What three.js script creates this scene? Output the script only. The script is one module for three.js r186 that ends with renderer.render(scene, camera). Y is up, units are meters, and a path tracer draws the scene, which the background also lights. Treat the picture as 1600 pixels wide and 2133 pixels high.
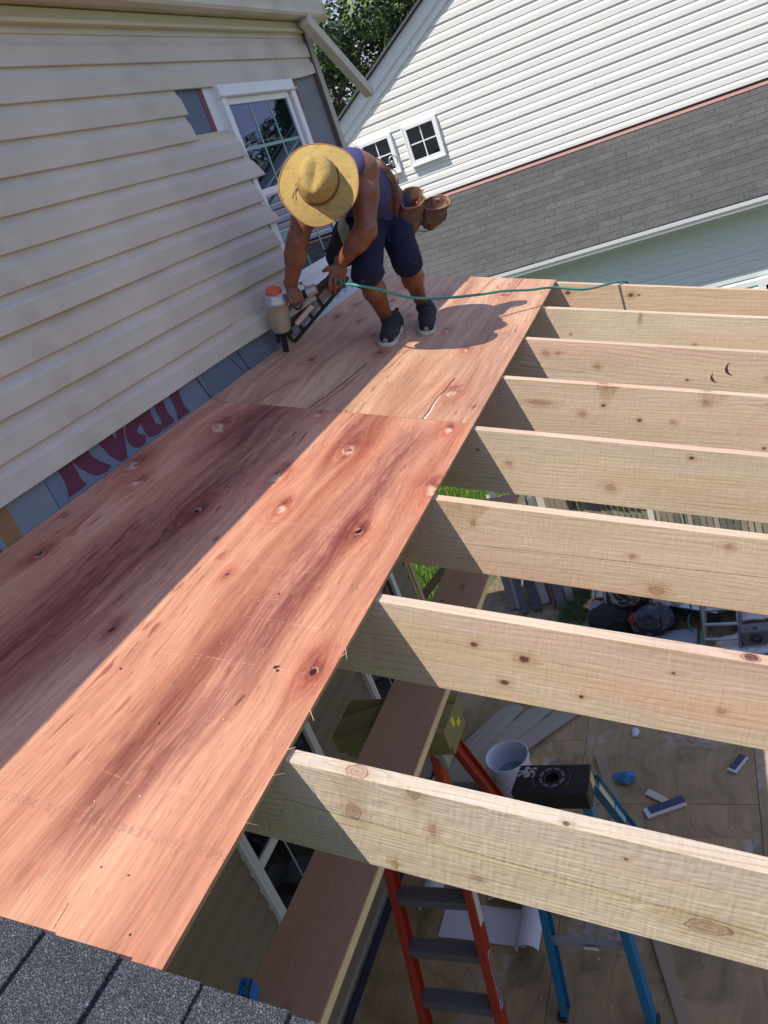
import * as THREE from 'three';
import { RoundedBoxGeometry } from 'three/addons/geometries/RoundedBoxGeometry.js';
import { mergeGeometries, toCreasedNormals } from 'three/addons/utils/BufferGeometryUtils.js';

// ---------------------------------------------------------------- camera, sky, sun, exposure
const scene = new THREE.Scene();
const camera = new THREE.PerspectiveCamera(65.48, 768 / 1024, 0.05, 300);
camera.position.set(2.1809, 0.6753, 2.9403);
camera.quaternion.setFromRotationMatrix(new THREE.Matrix4().makeBasis(
  new THREE.Vector3(0.889278, -0.331963, -0.31462),
  new THREE.Vector3(0.152864, 0.86406, -0.479618),
  new THREE.Vector3(0.431066, 0.378419, 0.819134)));
const renderer = new THREE.WebGLRenderer({ antialias: true });
renderer.toneMapping = THREE.LinearToneMapping;
renderer.toneMappingExposure = 1.22;
renderer.shadowMap.enabled = true;
{ // clear summer sky: pale at the horizon, deep blue overhead
  const W = 64, H = 64, d = new Float32Array(W * H * 4);
  for (let j = 0; j < H; j++) for (let i = 0; i < W; i++) {
    const el = ((j + 0.5) / H - 0.5) * Math.PI, t = Math.pow(Math.max(0, Math.sin(el)), 0.55), k = (j * W + i) * 4;
    const lo = [0.74, 0.77, 0.86], hi = [0.25, 0.37, 0.80];
    for (let c = 0; c < 3; c++) d[k + c] = (el < 0 ? [0.30, 0.27, 0.23][c] : lo[c] + (hi[c] - lo[c]) * t) * 0.86;
    d[k + 3] = 1;
  }
  const sky = new THREE.DataTexture(d, W, H, THREE.RGBAFormat, THREE.FloatType);
  sky.mapping = THREE.EquirectangularReflectionMapping; sky.magFilter = sky.minFilter = THREE.LinearFilter; sky.needsUpdate = true;
  scene.background = sky; scene.environment = sky;
}
const sun = new THREE.DirectionalLight(new THREE.Color(1.0, 0.93, 0.78), 4.5);
sun.position.set(-0.250 * 30, 30, 0.48 * 30); sun.castShadow = true; sun.shadow.radius = 0.6;
sun.shadow.mapSize.set(4096, 4096);
Object.assign(sun.shadow.camera, { left: -14, right: 14, top: 14, bottom: -14, near: 1, far: 80 });
scene.add(sun, sun.target);

// ---------------------------------------------------------------- helpers
const TH = 17.991 * Math.PI / 180, CT = Math.cos(TH), ST = Math.sin(TH), DR = 0.6096, PLY = 0.0155;
const V = (x, y, z) => new THREE.Vector3(x, y, z);
const VA = (a) => new THREE.Vector3(a[0], a[1], a[2]);
const RP = (u, h, z) => V(u * CT + h * ST, -u * ST + h * CT, z);          // point on the pitched roof plane
let seedState = 7;
const rnd = () => { seedState = (seedState + 0x6d2b79f5) | 0; let t = Math.imul(seedState ^ (seedState >>> 15), 1 | seedState); t = (t + Math.imul(t ^ (t >>> 7), 61 | t)) ^ t; return ((t ^ (t >>> 14)) >>> 0) / 4294967296; };
const rr = (a, b) => a + (b - a) * rnd();
const clamp = (x, a = 0, b = 1) => Math.min(b, Math.max(a, x));
const mix = (a, b, t) => a + (b - a) * t;
const sstep = (a, b, x) => { const t = clamp((x - a) / (b - a)); return t * t * (3 - 2 * t); };
const NT = new Float32Array(65536); for (let i = 0; i < 65536; i++) NT[i] = rnd();
function noise(x, y) {
  const xi = Math.floor(x), yi = Math.floor(y), fx = x - xi, fy = y - yi, u = fx * fx * (3 - 2 * fx), v = fy * fy * (3 - 2 * fy);
  const r0 = (Math.imul(yi, 157) & 65535), r1 = (Math.imul(yi + 1, 157) & 65535), x0 = Math.imul(xi, 7919);
  const a = NT[(x0 + r0 * 31) & 65535], b = NT[(x0 + 7919 + r0 * 31) & 65535], c = NT[(x0 + r1 * 31) & 65535], d = NT[(x0 + 7919 + r1 * 31) & 65535];
  return a + (b - a) * u + (c - a) * v + (a - b - c + d) * u * v;
}
const fbm = (x, y, n = 4) => { let s = 0, a = 0.5, t = 0; for (let i = 0; i < n; i++) { s += a * noise(x, y); t += a; x = x * 2.03 + 17.1; y = y * 2.03 + 9.7; a *= 0.5; } return s / t; };
const names = new Map();
function numbered(n) { const k = names.get(n) || 0; names.set(n, k + 1); return k ? n + '_' + String(k).padStart(3, '0') : n; }
function thing(name, label, category, group) {
  const o = new THREE.Group(); o.name = numbered(name); scene.add(o); o.userData = { label, category }; if (group) o.userData.group = group; return o;
}
function part(name, geo, m, parent, label) {
  const o = new THREE.Mesh(Array.isArray(geo) ? mg(geo) : geo, m); o.name = numbered(name); o.castShadow = o.receiveShadow = true; (parent || scene).add(o);
  if (label) o.userData.label = label; return o;
}
function single(name, geo, m, label, category, group) { const o = part(name, geo, m); o.userData = { label, category }; if (group) o.userData.group = group; return o; }
function pgroup(name, parent, label) { const o = new THREE.Group(); o.name = numbered(name); parent.add(o); if (label) o.userData.label = label; return o; }
function structure(name, geo, m) { const o = part(name, geo, m); o.userData = { kind: 'structure' }; return o; }
function mg(list) {
  const L = list.map((g) => { let q = g.index ? g.toNonIndexed() : g; const r = new THREE.BufferGeometry(); r.setAttribute('position', q.attributes.position); r.setAttribute('normal', q.attributes.normal); r.setAttribute('uv', q.attributes.uv || new THREE.BufferAttribute(new Float32Array(q.attributes.position.count * 2), 2)); return r; });
  return L.length === 1 ? L[0] : mergeGeometries(L);
}
const std = (r, g, b, rough = 0.7, o = {}) => new THREE.MeshStandardMaterial({ color: new THREE.Color().setRGB(r, g, b), roughness: rough, ...o });
function bx(cx, cy, cz, w, h, d, rad = 0) { const g = rad ? new RoundedBoxGeometry(w, h, d, 1, rad) : new THREE.BoxGeometry(w, h, d); g.translate(cx, cy, cz); return g; }
function beam(a, b, w, h, upv = V(0, 1, 0), rad = 0) {                      // box from a to b, width w across, height h along up
  const d = b.clone().sub(a), L = d.length(), z = d.normalize(), x = upv.clone().cross(z).normalize(), y = z.clone().cross(x);
  const g = rad ? new RoundedBoxGeometry(w, h, L, 1, rad) : new THREE.BoxGeometry(w, h, L);
  g.applyMatrix4(new THREE.Matrix4().makeBasis(x, y, z).setPosition(a.clone().add(b).multiplyScalar(0.5))); return g;
}
function tube(pts, r, seg = 40, rad = 8, closed = false) { return new THREE.TubeGeometry(new THREE.CatmullRomCurve3(pts, closed), seg, r, rad, closed); }
function cylAB(a, b, r0, r1, seg = 20, open = false) {
  const d = b.clone().sub(a), g = new THREE.CylinderGeometry(r1, r0, d.length(), seg, 1, open);
  g.applyQuaternion(new THREE.Quaternion().setFromUnitVectors(V(0, 1, 0), d.clone().normalize())); const c = a.clone().add(b).multiplyScalar(0.5); g.translate(c.x, c.y, c.z); return g;
}
function frameAB(a, b, upv) {                                               // matrix: local z along ab, origin at a
  const z = b.clone().sub(a).normalize(), x = upv.clone().cross(z).normalize(), y = z.clone().cross(x); return new THREE.Matrix4().makeBasis(x, y, z).setPosition(a);
}
function dataTex(w, h, fn, o = {}) {                                        // fn(x,y) -> [r,g,b] linear colour, stored as sRGB
  const d = new Uint8Array(w * h * 4), e = (v) => { v = clamp(v); return 255 * (v < 0.0031308 ? v * 12.92 : 1.055 * Math.pow(v, 1 / 2.4) - 0.055); };
  for (let j = 0; j < h; j++) for (let i = 0; i < w; i++) { const c = fn(i, j), k = (j * w + i) * 4; d[k] = e(c[0]); d[k + 1] = e(c[1]); d[k + 2] = e(c[2]); d[k + 3] = 255; }
  return finTex(new THREE.DataTexture(d, w, h), o, true);
}
function grayTex(w, h, fn, o = {}) {
  const d = new Uint8Array(w * h * 4);
  for (let j = 0; j < h; j++) for (let i = 0; i < w; i++) { const c = 255 * clamp(fn(i, j)), k = (j * w + i) * 4; d[k] = d[k + 1] = d[k + 2] = c; d[k + 3] = 255; }
  return finTex(new THREE.DataTexture(d, w, h), o, false);
}
function finTex(t, o, srgb) { t.wrapS = t.wrapT = THREE.RepeatWrapping; t.magFilter = THREE.LinearFilter; t.minFilter = THREE.LinearMipmapLinearFilter; t.generateMipmaps = true; t.anisotropy = 8; if (srgb) t.colorSpace = THREE.SRGBColorSpace; if (o.repeat) t.repeat.set(...o.repeat); t.needsUpdate = true; return t; }
function canvasTex(w, h, draw) { const c = document.createElement('canvas'); c.width = w; c.height = h; draw(c.getContext('2d'), w, h); return finTex(new THREE.CanvasTexture(c), {}, true); }
function meshFrom(pos, uv, idx) { let g = new THREE.BufferGeometry(); g.setAttribute('position', new THREE.Float32BufferAttribute(pos, 3)); if (uv) g.setAttribute('uv', new THREE.Float32BufferAttribute(uv, 2)); if (idx) g.setIndex(idx); g.computeVertexNormals(); return g; }
// closed profile [[out, up], ...] swept along local x with a wobble; uv in metres
function sweep(profile, len, seg, wob, endCut) {
  const pos = [], uv = [], n = profile.length; let P = 0; const per = [0]; for (let i = 1; i <= n; i++) { const a = profile[i - 1], b = profile[i % n]; P += Math.hypot(a[0] - b[0], a[1] - b[1]); per.push(P); }
  const at = (s, i) => { const p = profile[i % n], x0 = len * s / seg, w = wob ? wob(x0, p[1]) : [0, 0]; const e = (s === seg && endCut) ? endCut(p[1]) : 0; return [x0 + e, p[1] + w[1], p[0] + (p[0] > 1e-6 ? w[0] : 0)]; };
  const tri = (a, b, c, ua, ub, uc) => { pos.push(...a, ...b, ...c); uv.push(...ua, ...ub, ...uc); };
  for (let s = 0; s < seg; s++) for (let i = 0; i < n; i++) {
    const a = at(s, i), b = at(s + 1, i), c = at(s + 1, i + 1), d = at(s, i + 1), u0 = len * s / seg, u1 = len * (s + 1) / seg;
    tri(a, b, c, [u0, per[i]], [u1, per[i]], [u1, per[i + 1]]); tri(a, c, d, [u0, per[i]], [u1, per[i + 1]], [u0, per[i + 1]]);
  }
  for (const s of [0, seg]) for (let i = 1; i < n - 1; i++) { const a = at(s, 0), b = at(s, i), c = at(s, i + 1); s ? tri(a, c, b, [0, 0], [0, 0], [0, 0]) : tri(a, b, c, [0, 0], [0, 0], [0, 0]); }
  const g = new THREE.BufferGeometry(); g.setAttribute('position', new THREE.Float32BufferAttribute(pos, 3)); g.setAttribute('uv', new THREE.Float32BufferAttribute(uv, 2)); g.computeVertexNormals(); return g;
}
const dutch = (e, d) => [[0, 0], [d * 0.85, 0], [d, 0.002], [d, 0.006], [d * 0.96, e * 0.60], [d * 0.72, e * 0.68], [d * 0.45, e * 0.78], [d * 0.3, e * 0.9], [d * 0.26, e + 0.004], [0, e + 0.004]];
// surface nets: mesh of f < 0 in a box, smooth normals from the field
function sdfMesh(f, lo, hi, cell) {
  const nx = Math.ceil((hi[0] - lo[0]) / cell) + 1, ny = Math.ceil((hi[1] - lo[1]) / cell) + 1, nz = Math.ceil((hi[2] - lo[2]) / cell) + 1, F = new Float32Array(nx * ny * nz), id = (i, j, k) => (k * ny + j) * nx + i;
  for (let k = 0; k < nz; k++) for (let j = 0; j < ny; j++) for (let i = 0; i < nx; i++) F[id(i, j, k)] = f(lo[0] + i * cell, lo[1] + j * cell, lo[2] + k * cell);
  const vid = new Int32Array(nx * ny * nz).fill(-1), pos = [], idx = [], E = [[0, 1], [0, 2], [0, 4], [1, 3], [1, 5], [2, 3], [2, 6], [3, 7], [4, 5], [4, 6], [5, 7], [6, 7]];
  for (let k = 0; k < nz - 1; k++) for (let j = 0; j < ny - 1; j++) for (let i = 0; i < nx - 1; i++) {
    const v = []; let m = 0; for (let c = 0; c < 8; c++) { v[c] = F[id(i + (c & 1), j + ((c >> 1) & 1), k + (c >> 2))]; if (v[c] < 0) m |= 1 << c; }
    if (m === 0 || m === 255) continue; let x = 0, y = 0, z = 0, n = 0;
    for (const [a, b] of E) if ((v[a] < 0) !== (v[b] < 0)) { const t = v[a] / (v[a] - v[b]); x += mix(a & 1, b & 1, t); y += mix((a >> 1) & 1, (b >> 1) & 1, t); z += mix(a >> 2, b >> 2, t); n++; }
    vid[id(i, j, k)] = pos.length / 3; pos.push(lo[0] + (i + x / n) * cell, lo[1] + (j + y / n) * cell, lo[2] + (k + z / n) * cell);
  }
  const q = (a, b, c, d, flip) => { if (a < 0 || b < 0 || c < 0 || d < 0) return; flip ? idx.push(a, c, b, a, d, c) : idx.push(a, b, c, a, c, d); };
  for (let k = 1; k < nz - 1; k++) for (let j = 1; j < ny - 1; j++) for (let i = 1; i < nx - 1; i++) {
    const s = F[id(i, j, k)] < 0;
    if (s !== F[id(i + 1, j, k)] < 0) q(vid[id(i, j - 1, k - 1)], vid[id(i, j, k - 1)], vid[id(i, j, k)], vid[id(i, j - 1, k)], !s);
    if (s !== F[id(i, j + 1, k)] < 0) q(vid[id(i - 1, j, k - 1)], vid[id(i - 1, j, k)], vid[id(i, j, k)], vid[id(i, j, k - 1)], !s);
    if (s !== F[id(i, j, k + 1)] < 0) q(vid[id(i - 1, j - 1, k)], vid[id(i, j - 1, k)], vid[id(i, j, k)], vid[id(i - 1, j, k)], !s);
  }
  const nor = [], e = cell * 0.5, uv = [];
  for (let i = 0; i < pos.length; i += 3) { const [x, y, z] = [pos[i], pos[i + 1], pos[i + 2]]; const n = V(f(x + e, y, z) - f(x - e, y, z), f(x, y + e, z) - f(x, y - e, z), f(x, y, z + e) - f(x, y, z - e)).normalize(); nor.push(n.x, n.y, n.z); uv.push(x + z * 0.7, y + z * 0.3); }
  const g = new THREE.BufferGeometry(); g.setAttribute('position', new THREE.Float32BufferAttribute(pos, 3)); g.setAttribute('normal', new THREE.Float32BufferAttribute(nor, 3)); g.setAttribute('uv', new THREE.Float32BufferAttribute(uv, 2)); g.setIndex(idx); return g;
}
function cap(a, b, ra, rb) {                                                // tapered capsule distance
  const dx = b[0] - a[0], dy = b[1] - a[1], dz = b[2] - a[2], L = dx * dx + dy * dy + dz * dz || 1e-9;
  return (x, y, z) => { const px = x - a[0], py = y - a[1], pz = z - a[2], t = clamp((px * dx + py * dy + pz * dz) / L), qx = px - dx * t, qy = py - dy * t, qz = pz - dz * t; return Math.sqrt(qx * qx + qy * qy + qz * qz) - (ra + (rb - ra) * t); };
}
const smin = (a, b, k) => { const h = clamp(0.5 + 0.5 * (b - a) / k); return b + (a - b) * h - k * h * (1 - h); };
function blend(list, k) { return (x, y, z) => { let d = list[0](x, y, z); for (let i = 1; i < list.length; i++) d = smin(d, list[i](x, y, z), k); return d; }; }
// ---------------------------------------------------------------- wood textures
// grain that flows round knots; knots: [s, v, r, kind]; s along the grain, v across (metres)
function knotWarp(s, v, knots) { let w = 0; for (const k of knots) { const ds = (s - k[0]) / (k[2] * 5), dv = (v - k[1]) / (k[2] * 2.2), q = ds * ds + dv * dv; if (q < 6) w += (v > k[1] ? -1 : 1) * k[2] * 1.3 * Math.exp(-q) * (1 - Math.exp(-Math.abs(v - k[1]) / (k[2] * 0.4))); } return w; }
const PLYW = 2048, PLYH = 1088, FACE = 1024;                                 // rows above FACE: the plies of the edge
function plywoodTex(o) {
  const segd = (s, v, P) => { let b = 1e9; for (let i = 1; i < P.length; i++) { const [a0, a1] = P[i - 1], [b0, b1] = P[i], dx = b0 - a0, dy = b1 - a1, t = clamp(((s - a0) * dx + (v - a1) * dy) / (dx * dx + dy * dy)); b = Math.min(b, Math.hypot((s - a0 - dx * t) * 0.35, v - a1 - dy * t)); } return b; };
  return dataTex(PLYW, PLYH, (i, j) => {
    const s = i / PLYW * 2.438, v = j / FACE * 1.219;
    if (j >= FACE) { const l = Math.floor((j - FACE) / 64 * 5), n = noise(s * 60, l * 9.1) * 0.25 + noise(s * 9, l * 3) * 0.2; const b = [[.42, .20, .11], [.36, .24, .13], [.50, .33, .19], [.33, .21, .11], [.44, .25, .14]][l] || [.4, .2, .1]; return b.map((c) => c * (0.7 + n)); }
    const w = knotWarp(s, v, o.knots), wob = (fbm(s * 1.1 + o.seed, v * 3, 3) - 0.5) * 0.11, vv = v + w + wob;
    const broad = fbm(s * 0.55 + o.seed * 3, vv * 7, 3), med = fbm(s * 1.6 + o.seed, vv * 34, 3), fine = noise(s * 9 + o.seed, vv * 260), fine2 = noise(s * 30, vv * 480 + o.seed);
    let t = clamp(0.5 + (broad - 0.5) * 1.5 + (med - 0.5) * 0.9), r, g, b;
    const A = o.a, B = o.b; r = mix(A[0], B[0], t); g = mix(A[1], B[1], t); b = mix(A[2], B[2], t);
    const mid = noise(s * 3.2 + 7, vv * 115 + o.seed), fl = noise(s * 16, vv * 210 + 3); let sh = 1 + (fine - 0.5) * 0.22 + (fine2 - 0.5) * 0.20 + (med - 0.5) * 0.17 + (mid - .5) * .11 + (fl > .78 ? (fl - .78) * .8 : 0);
    for (const st of o.streaks) { const d = segd(s, v + (fbm(s * 2.5, v * 9 + st.w * 50, 3) - 0.5) * 0.12, st.p), q = 1 - sstep(0, st.w, d); if (q > 0) { const edge = Math.pow(q, .6) * (0.42 + .95 * fbm(s * 3, vv * 55 + 5, 3) - .30 * sstep(.55, .7, noise(s * 18, vv * 210))) * st.k; const e = clamp(edge); r *= 1 - 0.58 * e; g *= 1 - 0.74 * e; b *= 1 - 0.66 * e; } }
    { const rp = vv * 46 + broad * 5 + o.seed, f3 = rp - Math.floor(rp), la = Math.pow(f3, 3) * (.02 + .14 * fbm(s * .9, Math.floor(rp) * 2.3, 2)); r *= 1 - la * .7; g *= 1 - la; b *= 1 - la; }
    // dark pores: short dashes along the grain
    const p = noise(s * 26 + 3, vv * 330 + o.seed * 7); if (p > 0.83) sh *= 1 - (p - 0.83) * 2.2;
    const p2 = noise(s * 11 + 31, vv * 120 + o.seed), reg = fbm(s * 1.4 + 9, v * 4 + o.seed, 2); if (p2 > 0.80 && reg > 0.55) { const e = clamp((p2 - 0.80) * 9) * clamp((reg - 0.55) * 6); r *= 1 - 0.38 * e; g *= 1 - 0.62 * e; b *= 1 - 0.62 * e; }
    for (const k of o.knots) {
      const R = k[2] * (k[3] === 1 ? 1.15 : 1.3), du = s - k[0], dv = v - k[1] + (noise(s * 24, k[0] * 50) - .5) * R * .7; if (Math.abs(du) > R * 7 || Math.abs(dv) > R * 3.2) continue;
      const ln = .25 + .95 * noise(s * 22 + k[0], vv * 250), q2 = fbm(s * 55 + k[0] * 9, v * 75, 3), d = Math.hypot(du / 1.7, dv) * (.75 + .5 * q2);
      const off = k[3] === 1 ? .35 : 1.5, sx = (du - R * off) / (R * (k[3] === 1 ? 2.6 : 2.0)), sy = dv / (R * (k[3] === 1 ? .9 : .8)), sm = Math.exp(-sx * sx - sy * sy) * ln * (k[3] === 1 ? .95 : .8); r *= 1 - .66 * sm; g *= 1 - .86 * sm; b *= 1 - .80 * sm;
      const red = Math.exp(-Math.pow(d / (R * 2.4), 2)) * .55 * (.4 + q2); r *= 1 - .05 * red; g *= 1 - .42 * red; b *= 1 - .48 * red;
      const arc = Math.exp(-Math.pow(d / (R * 2.0), 2)) * Math.pow(.5 + .5 * Math.sin(d / R * 11 + q2 * 5 + Math.atan2(dv, du)), 3) * .5; r *= 1 - .25 * arc; g *= 1 - .55 * arc; b *= 1 - .55 * arc;
      if (k[3] !== 1) { const c = (1 - sstep(R * .25, R * .8, d)) * sstep(.25, .55, q2); r = mix(r, .72, c * .8); g = mix(g, .47, c * .8); b = mix(b, .33, c * .8); }
      else { if (d < R * .30) { r *= .22; g *= .18; b *= .2; } else if (d < R * .5 && q2 > .55) { r = mix(r, .6, .5); g = mix(g, .45, .5); b = mix(b, .36, .5); } }
    }
    for (const c of o.cracks) { const t2 = (s - c[0]) / (c[2] - c[0]); if (t2 > 0 && t2 < 1) { const cv = mix(c[1], c[3], t2) + (noise(s * 12, c[1] * 50) - 0.5) * 0.012; const d = Math.abs(v - cv); if (d < c[4]) { r *= 0.16; g *= 0.13; b *= 0.13; } else if (c[5] && v > cv && v - cv < c[5] * (1 - t2) && t2 < 0.55) { r = 0.66; g = 0.52; b = 0.40; } else if (d < c[4] * 3) { r *= 0.72; g *= 0.7; b *= 0.7; } } }
    for (const q of o.scratch) { const d = Math.abs(s - q[0] - (v - q[1]) * q[4] - (noise(v * 30, q[0] * 99) - 0.5) * 0.004); if (v > q[1] && v < q[2] && d < q[3] * (0.25 + .8 * noise(v * 40, q[0] * 31)) && noise(v * 55 + q[0] * 77, vv * 90) > 0.30) { const e = 0.30 * q[5] * (.4 + noise(v * 90, q[0] * 13)); r = mix(r, 0.74, e); g = mix(g, 0.50, e); b = mix(b, 0.38, e); } }
    for (const q of o.dots) { if (Math.hypot(s - q[0], v - q[1]) < q[2]) { r *= 0.14; g *= 0.14; b *= 0.15; } }
    if (o.stamp) { const ds = s - 0.325 - noise(v * 8, 3) * 0.004, row = Math.floor((ds + 0.012) / 0.0035), col = Math.floor(v / 0.0034); if (ds > -0.012 && ds < 0.010 && NT[(col * 131 + row * 17) & 65535] > 0.40 && (Math.floor(v / 0.0195) % 6 !== 4 || NT[(Math.floor(v / 0.0195) * 77) & 65535] > 0.6) && (v % 0.0195) > 0.0045) { const e = 0.24 * (0.25 + fbm(s * 20, v * 9, 2)); r *= 1 - e; g *= 1 - e; b *= 1 - e * 0.8; } }
    return [r * sh, g * sh, b * sh];
  });
}
function plywoodBump(seed) { return grayTex(1024, 512, (i, j) => { const s = i / 1024 * 2.438, v = j / 512 * 1.219; return 0.5 + (noise(s * 14 + seed, v * 260) - 0.5) * 0.5 + (fbm(s * 4, v * 20, 2) - 0.5) * 0.5; }); }
const LW = 2048, LF = 256, LE = 64, LLEN = 2.4, LDEP = 0.277;                // lumber: face rows, then edge rows
function lumberTex(o) {
  const B = o.base || [0.61, 0.46, 0.34];
  return dataTex(LW, LF + LE, (i, j) => {
    const s = i / LW * LLEN; let v, top = j >= LF;
    if (top) v = (j - LF) / LE * 0.038 + 3.1; else v = (1 - (j + 0.5) / LF) * LDEP;    // v: depth below the top edge
    const K = top ? o.tk || [] : o.knots; const kv = top ? K.map((k) => [k[0], 3.1 + k[1], k[2], k[3]]) : K;
    const w = knotWarp(s, v, kv), sd = o.seed;
    const wob = (fbm(s * 0.8 + sd, v * 2.4 + sd, 3) - 0.5) * 0.16 + (fbm(s * 3 + sd, v * 11, 2) - 0.5) * 0.025, vv = v + w * 1.2 + wob;
    const ringsP = vv * (o.freq || 60) + sd; const fr = ringsP - Math.floor(ringsP), late = Math.pow(fr, 4) * (0.3 + 0.9 * fbm(s * 0.7, Math.floor(ringsP) * 1.7 + sd, 2));
    const fine = noise(s * 12, vv * 520 + sd), saw = noise(s * 300 + sd, v * 25) , blot = fbm(s * 2.2 + sd * 2, v * 9, 4);
    let m = 1 - (o.late ?? 0.30) * late + (fine - 0.5) * 0.12 + (saw - 0.5) * (o.saw ?? 0.08) + (blot - 0.5) * 0.26;
    let r = B[0] * m, g = B[1] * m, b = B[2] * m;
    const pink = sstep(0.52, 0.7, fbm(s * 1.1 + sd * 5, v * 6 + 3, 3)); r *= 1 + 0.05 * pink; g *= 1 - 0.05 * pink; b *= 1 - 0.02 * pink;
    const yel = sstep(0.56, 0.74, fbm(s * 0.9 + sd * 9, v * 13 + 8, 3)); b *= 1 - 0.13 * yel; g *= 1 - 0.04 * yel;
    if (late > 0.2) { b *= 0.93; }
    for (const k of kv) {
      const ds = (s - k[0]) / (k[4] || 1.3), dv = (v - k[1]) / (k[5] || 1), R = k[2], d = Math.hypot(ds, dv) * (1 + 0.3 * (noise(s * 90, v * 90) - 0.5));
      if (d < R * 3) { const f = 1 - sstep(R, R * 3, d); r *= 1 - 0.14 * f; g *= 1 - 0.20 * f; b *= 1 - 0.26 * f;
        if (d < R) { const ring = 0.5 + 0.5 * Math.sin(d / R * 14); const e = (0.16 + 0.22 * ring) * (k[3] === 1 ? 1.5 : 1); r *= 1 - e * .8; g *= 1 - e * 1.05; b *= 1 - e * 1.15; if (k[3] === 1 && d < R * 0.72) { const z = .2 + .35 * noise(s * 160, v * 160); r *= z; g *= z * .85; b *= z * .85; } else if (k[3] !== 1 && d > R * 0.86) { r *= .8; g *= .72; b *= .68; } } }
    }
    if (!top) for (const a of o.arcs || []) { const d = Math.hypot(s - a[0], v - a[1]), an = Math.atan2(v - a[1], s - a[0]); const th = a[3] * clamp(1 - Math.abs(((an - a[4] + 9.42478) % 6.28319) - 3.14159) / a[5]); if (Math.abs(d - a[2]) < th) { r = 0.06; g = 0.025; b = 0.02; } }
    if (!top) for (const f of o.fans || []) { const dv = v - 0, wd = f[1] * (1 - dv / f[2]); if (dv < f[2] && Math.abs(s - f[0]) < wd) { const e = (1 - dv / f[2]) * (0.35 + 0.8 * noise(s * 140, v * 14)) * f[3]; r *= 1 - 0.30 * e; g *= 1 - 0.45 * e; b *= 1 - 0.60 * e; } }
    if (!top) for (const c of o.lines || []) { const t2 = (s - c[0]) / (c[2] - c[0]); if (t2 > 0 && t2 < 1) { const cv = mix(c[1], c[3], t2) + (noise(s * 9, c[1] * 90) - 0.5) * 0.006; const d = v - cv; if (Math.abs(d) < 0.0013) { r *= 0.5; g *= 0.45; b *= 0.4; } else if (d > 0 && d < 0.03 && c[4]) { b *= 1 - 0.16 * (1 - d / 0.03); } } }
    return [r, g, b];
  });
}
const lumberBump = grayTex(1024, 160, (i, j) => { const s = i / 1024 * LLEN, v = j / 128 * LDEP; return 0.5 + (noise(s * 150, v * 30) - 0.5) * 0.4 + (noise(s * 8, v * 280) - 0.5) * 0.4 + (fbm(s * 40, v * 60, 2) - 0.5) * 0.5; });
function lumberGeo(len, dep, thk) {                                          // local x along, y: 0 top .. -dep, z thickness centred; uv picks face or edge rows
  const g = new RoundedBoxGeometry(len, dep, thk, 1, 0.0025); g.translate(len / 2, -dep / 2, 0); const p = g.attributes.position, n = g.attributes.normal, uv = new Float32Array(p.count * 2), RF = LF / (LF + LE);
  const tri = g.index ? null : p.count / 3;
  for (let t = 0; t < p.count; t += 3) { let ny = 0, nz = 0; for (let c = 0; c < 3; c++) { ny += Math.abs(n.getY(t + c)); nz += Math.abs(n.getZ(t + c)); } const edge = ny > nz;
    for (let c = 0; c < 3; c++) { const k = t + c; uv[k * 2] = p.getX(k) / LLEN; uv[k * 2 + 1] = edge ? RF + (1 - RF) * (0.04 + 0.92 * clamp(p.getZ(k) / thk + 0.5)) : RF * (0.01 + 0.98 * (1 + p.getY(k) / dep)); } }
  g.setAttribute('uv', new THREE.BufferAttribute(uv, 2)); return g;
}
// ---------------------------------------------------------------- shared materials
const FLOOR = -3.37, GROUND = -4.48, GZ = -10.5;
const M = {
  white: std(.78, .79, .80, .45), trim: std(.74, .75, .77, .5), dark: std(.02, .02, .022, .6), black: std(.015, .015, .017, .45),
  soft: std(.60, .57, .52, .65), cream: std(.60, .52, .36, .7), steel: std(.55, .56, .58, .35, { metalness: .85 }), alu: std(.62, .63, .65, .38, { metalness: .8 }),
};
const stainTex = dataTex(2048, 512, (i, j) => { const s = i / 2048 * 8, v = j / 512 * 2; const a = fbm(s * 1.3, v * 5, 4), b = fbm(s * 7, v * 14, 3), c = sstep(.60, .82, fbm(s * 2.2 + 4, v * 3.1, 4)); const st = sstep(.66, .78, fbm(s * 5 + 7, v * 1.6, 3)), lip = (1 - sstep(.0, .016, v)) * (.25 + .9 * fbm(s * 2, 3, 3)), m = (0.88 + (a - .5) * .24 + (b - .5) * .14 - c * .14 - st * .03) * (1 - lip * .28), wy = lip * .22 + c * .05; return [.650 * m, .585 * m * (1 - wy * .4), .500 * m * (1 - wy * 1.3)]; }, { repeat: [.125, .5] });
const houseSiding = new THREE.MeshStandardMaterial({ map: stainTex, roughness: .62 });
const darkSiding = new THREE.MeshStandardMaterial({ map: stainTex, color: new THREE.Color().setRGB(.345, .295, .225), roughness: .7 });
const whiteSidingTex = dataTex(512, 256, (i, j) => { const s = i / 512 * 4, v = j / 256 * 2, m = .97 + (fbm(s * 2, v * 9, 3) - .5) * .07; return [.79 * m, .785 * m, .75 * m]; }, { repeat: [.25, .5] });
const whiteSiding = new THREE.MeshStandardMaterial({ map: whiteSidingTex, roughness: .5 });
const blueSiding = new THREE.MeshStandardMaterial({ map: whiteSidingTex, color: new THREE.Color().setRGB(.86, .95, .97), roughness: .55 });
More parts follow.
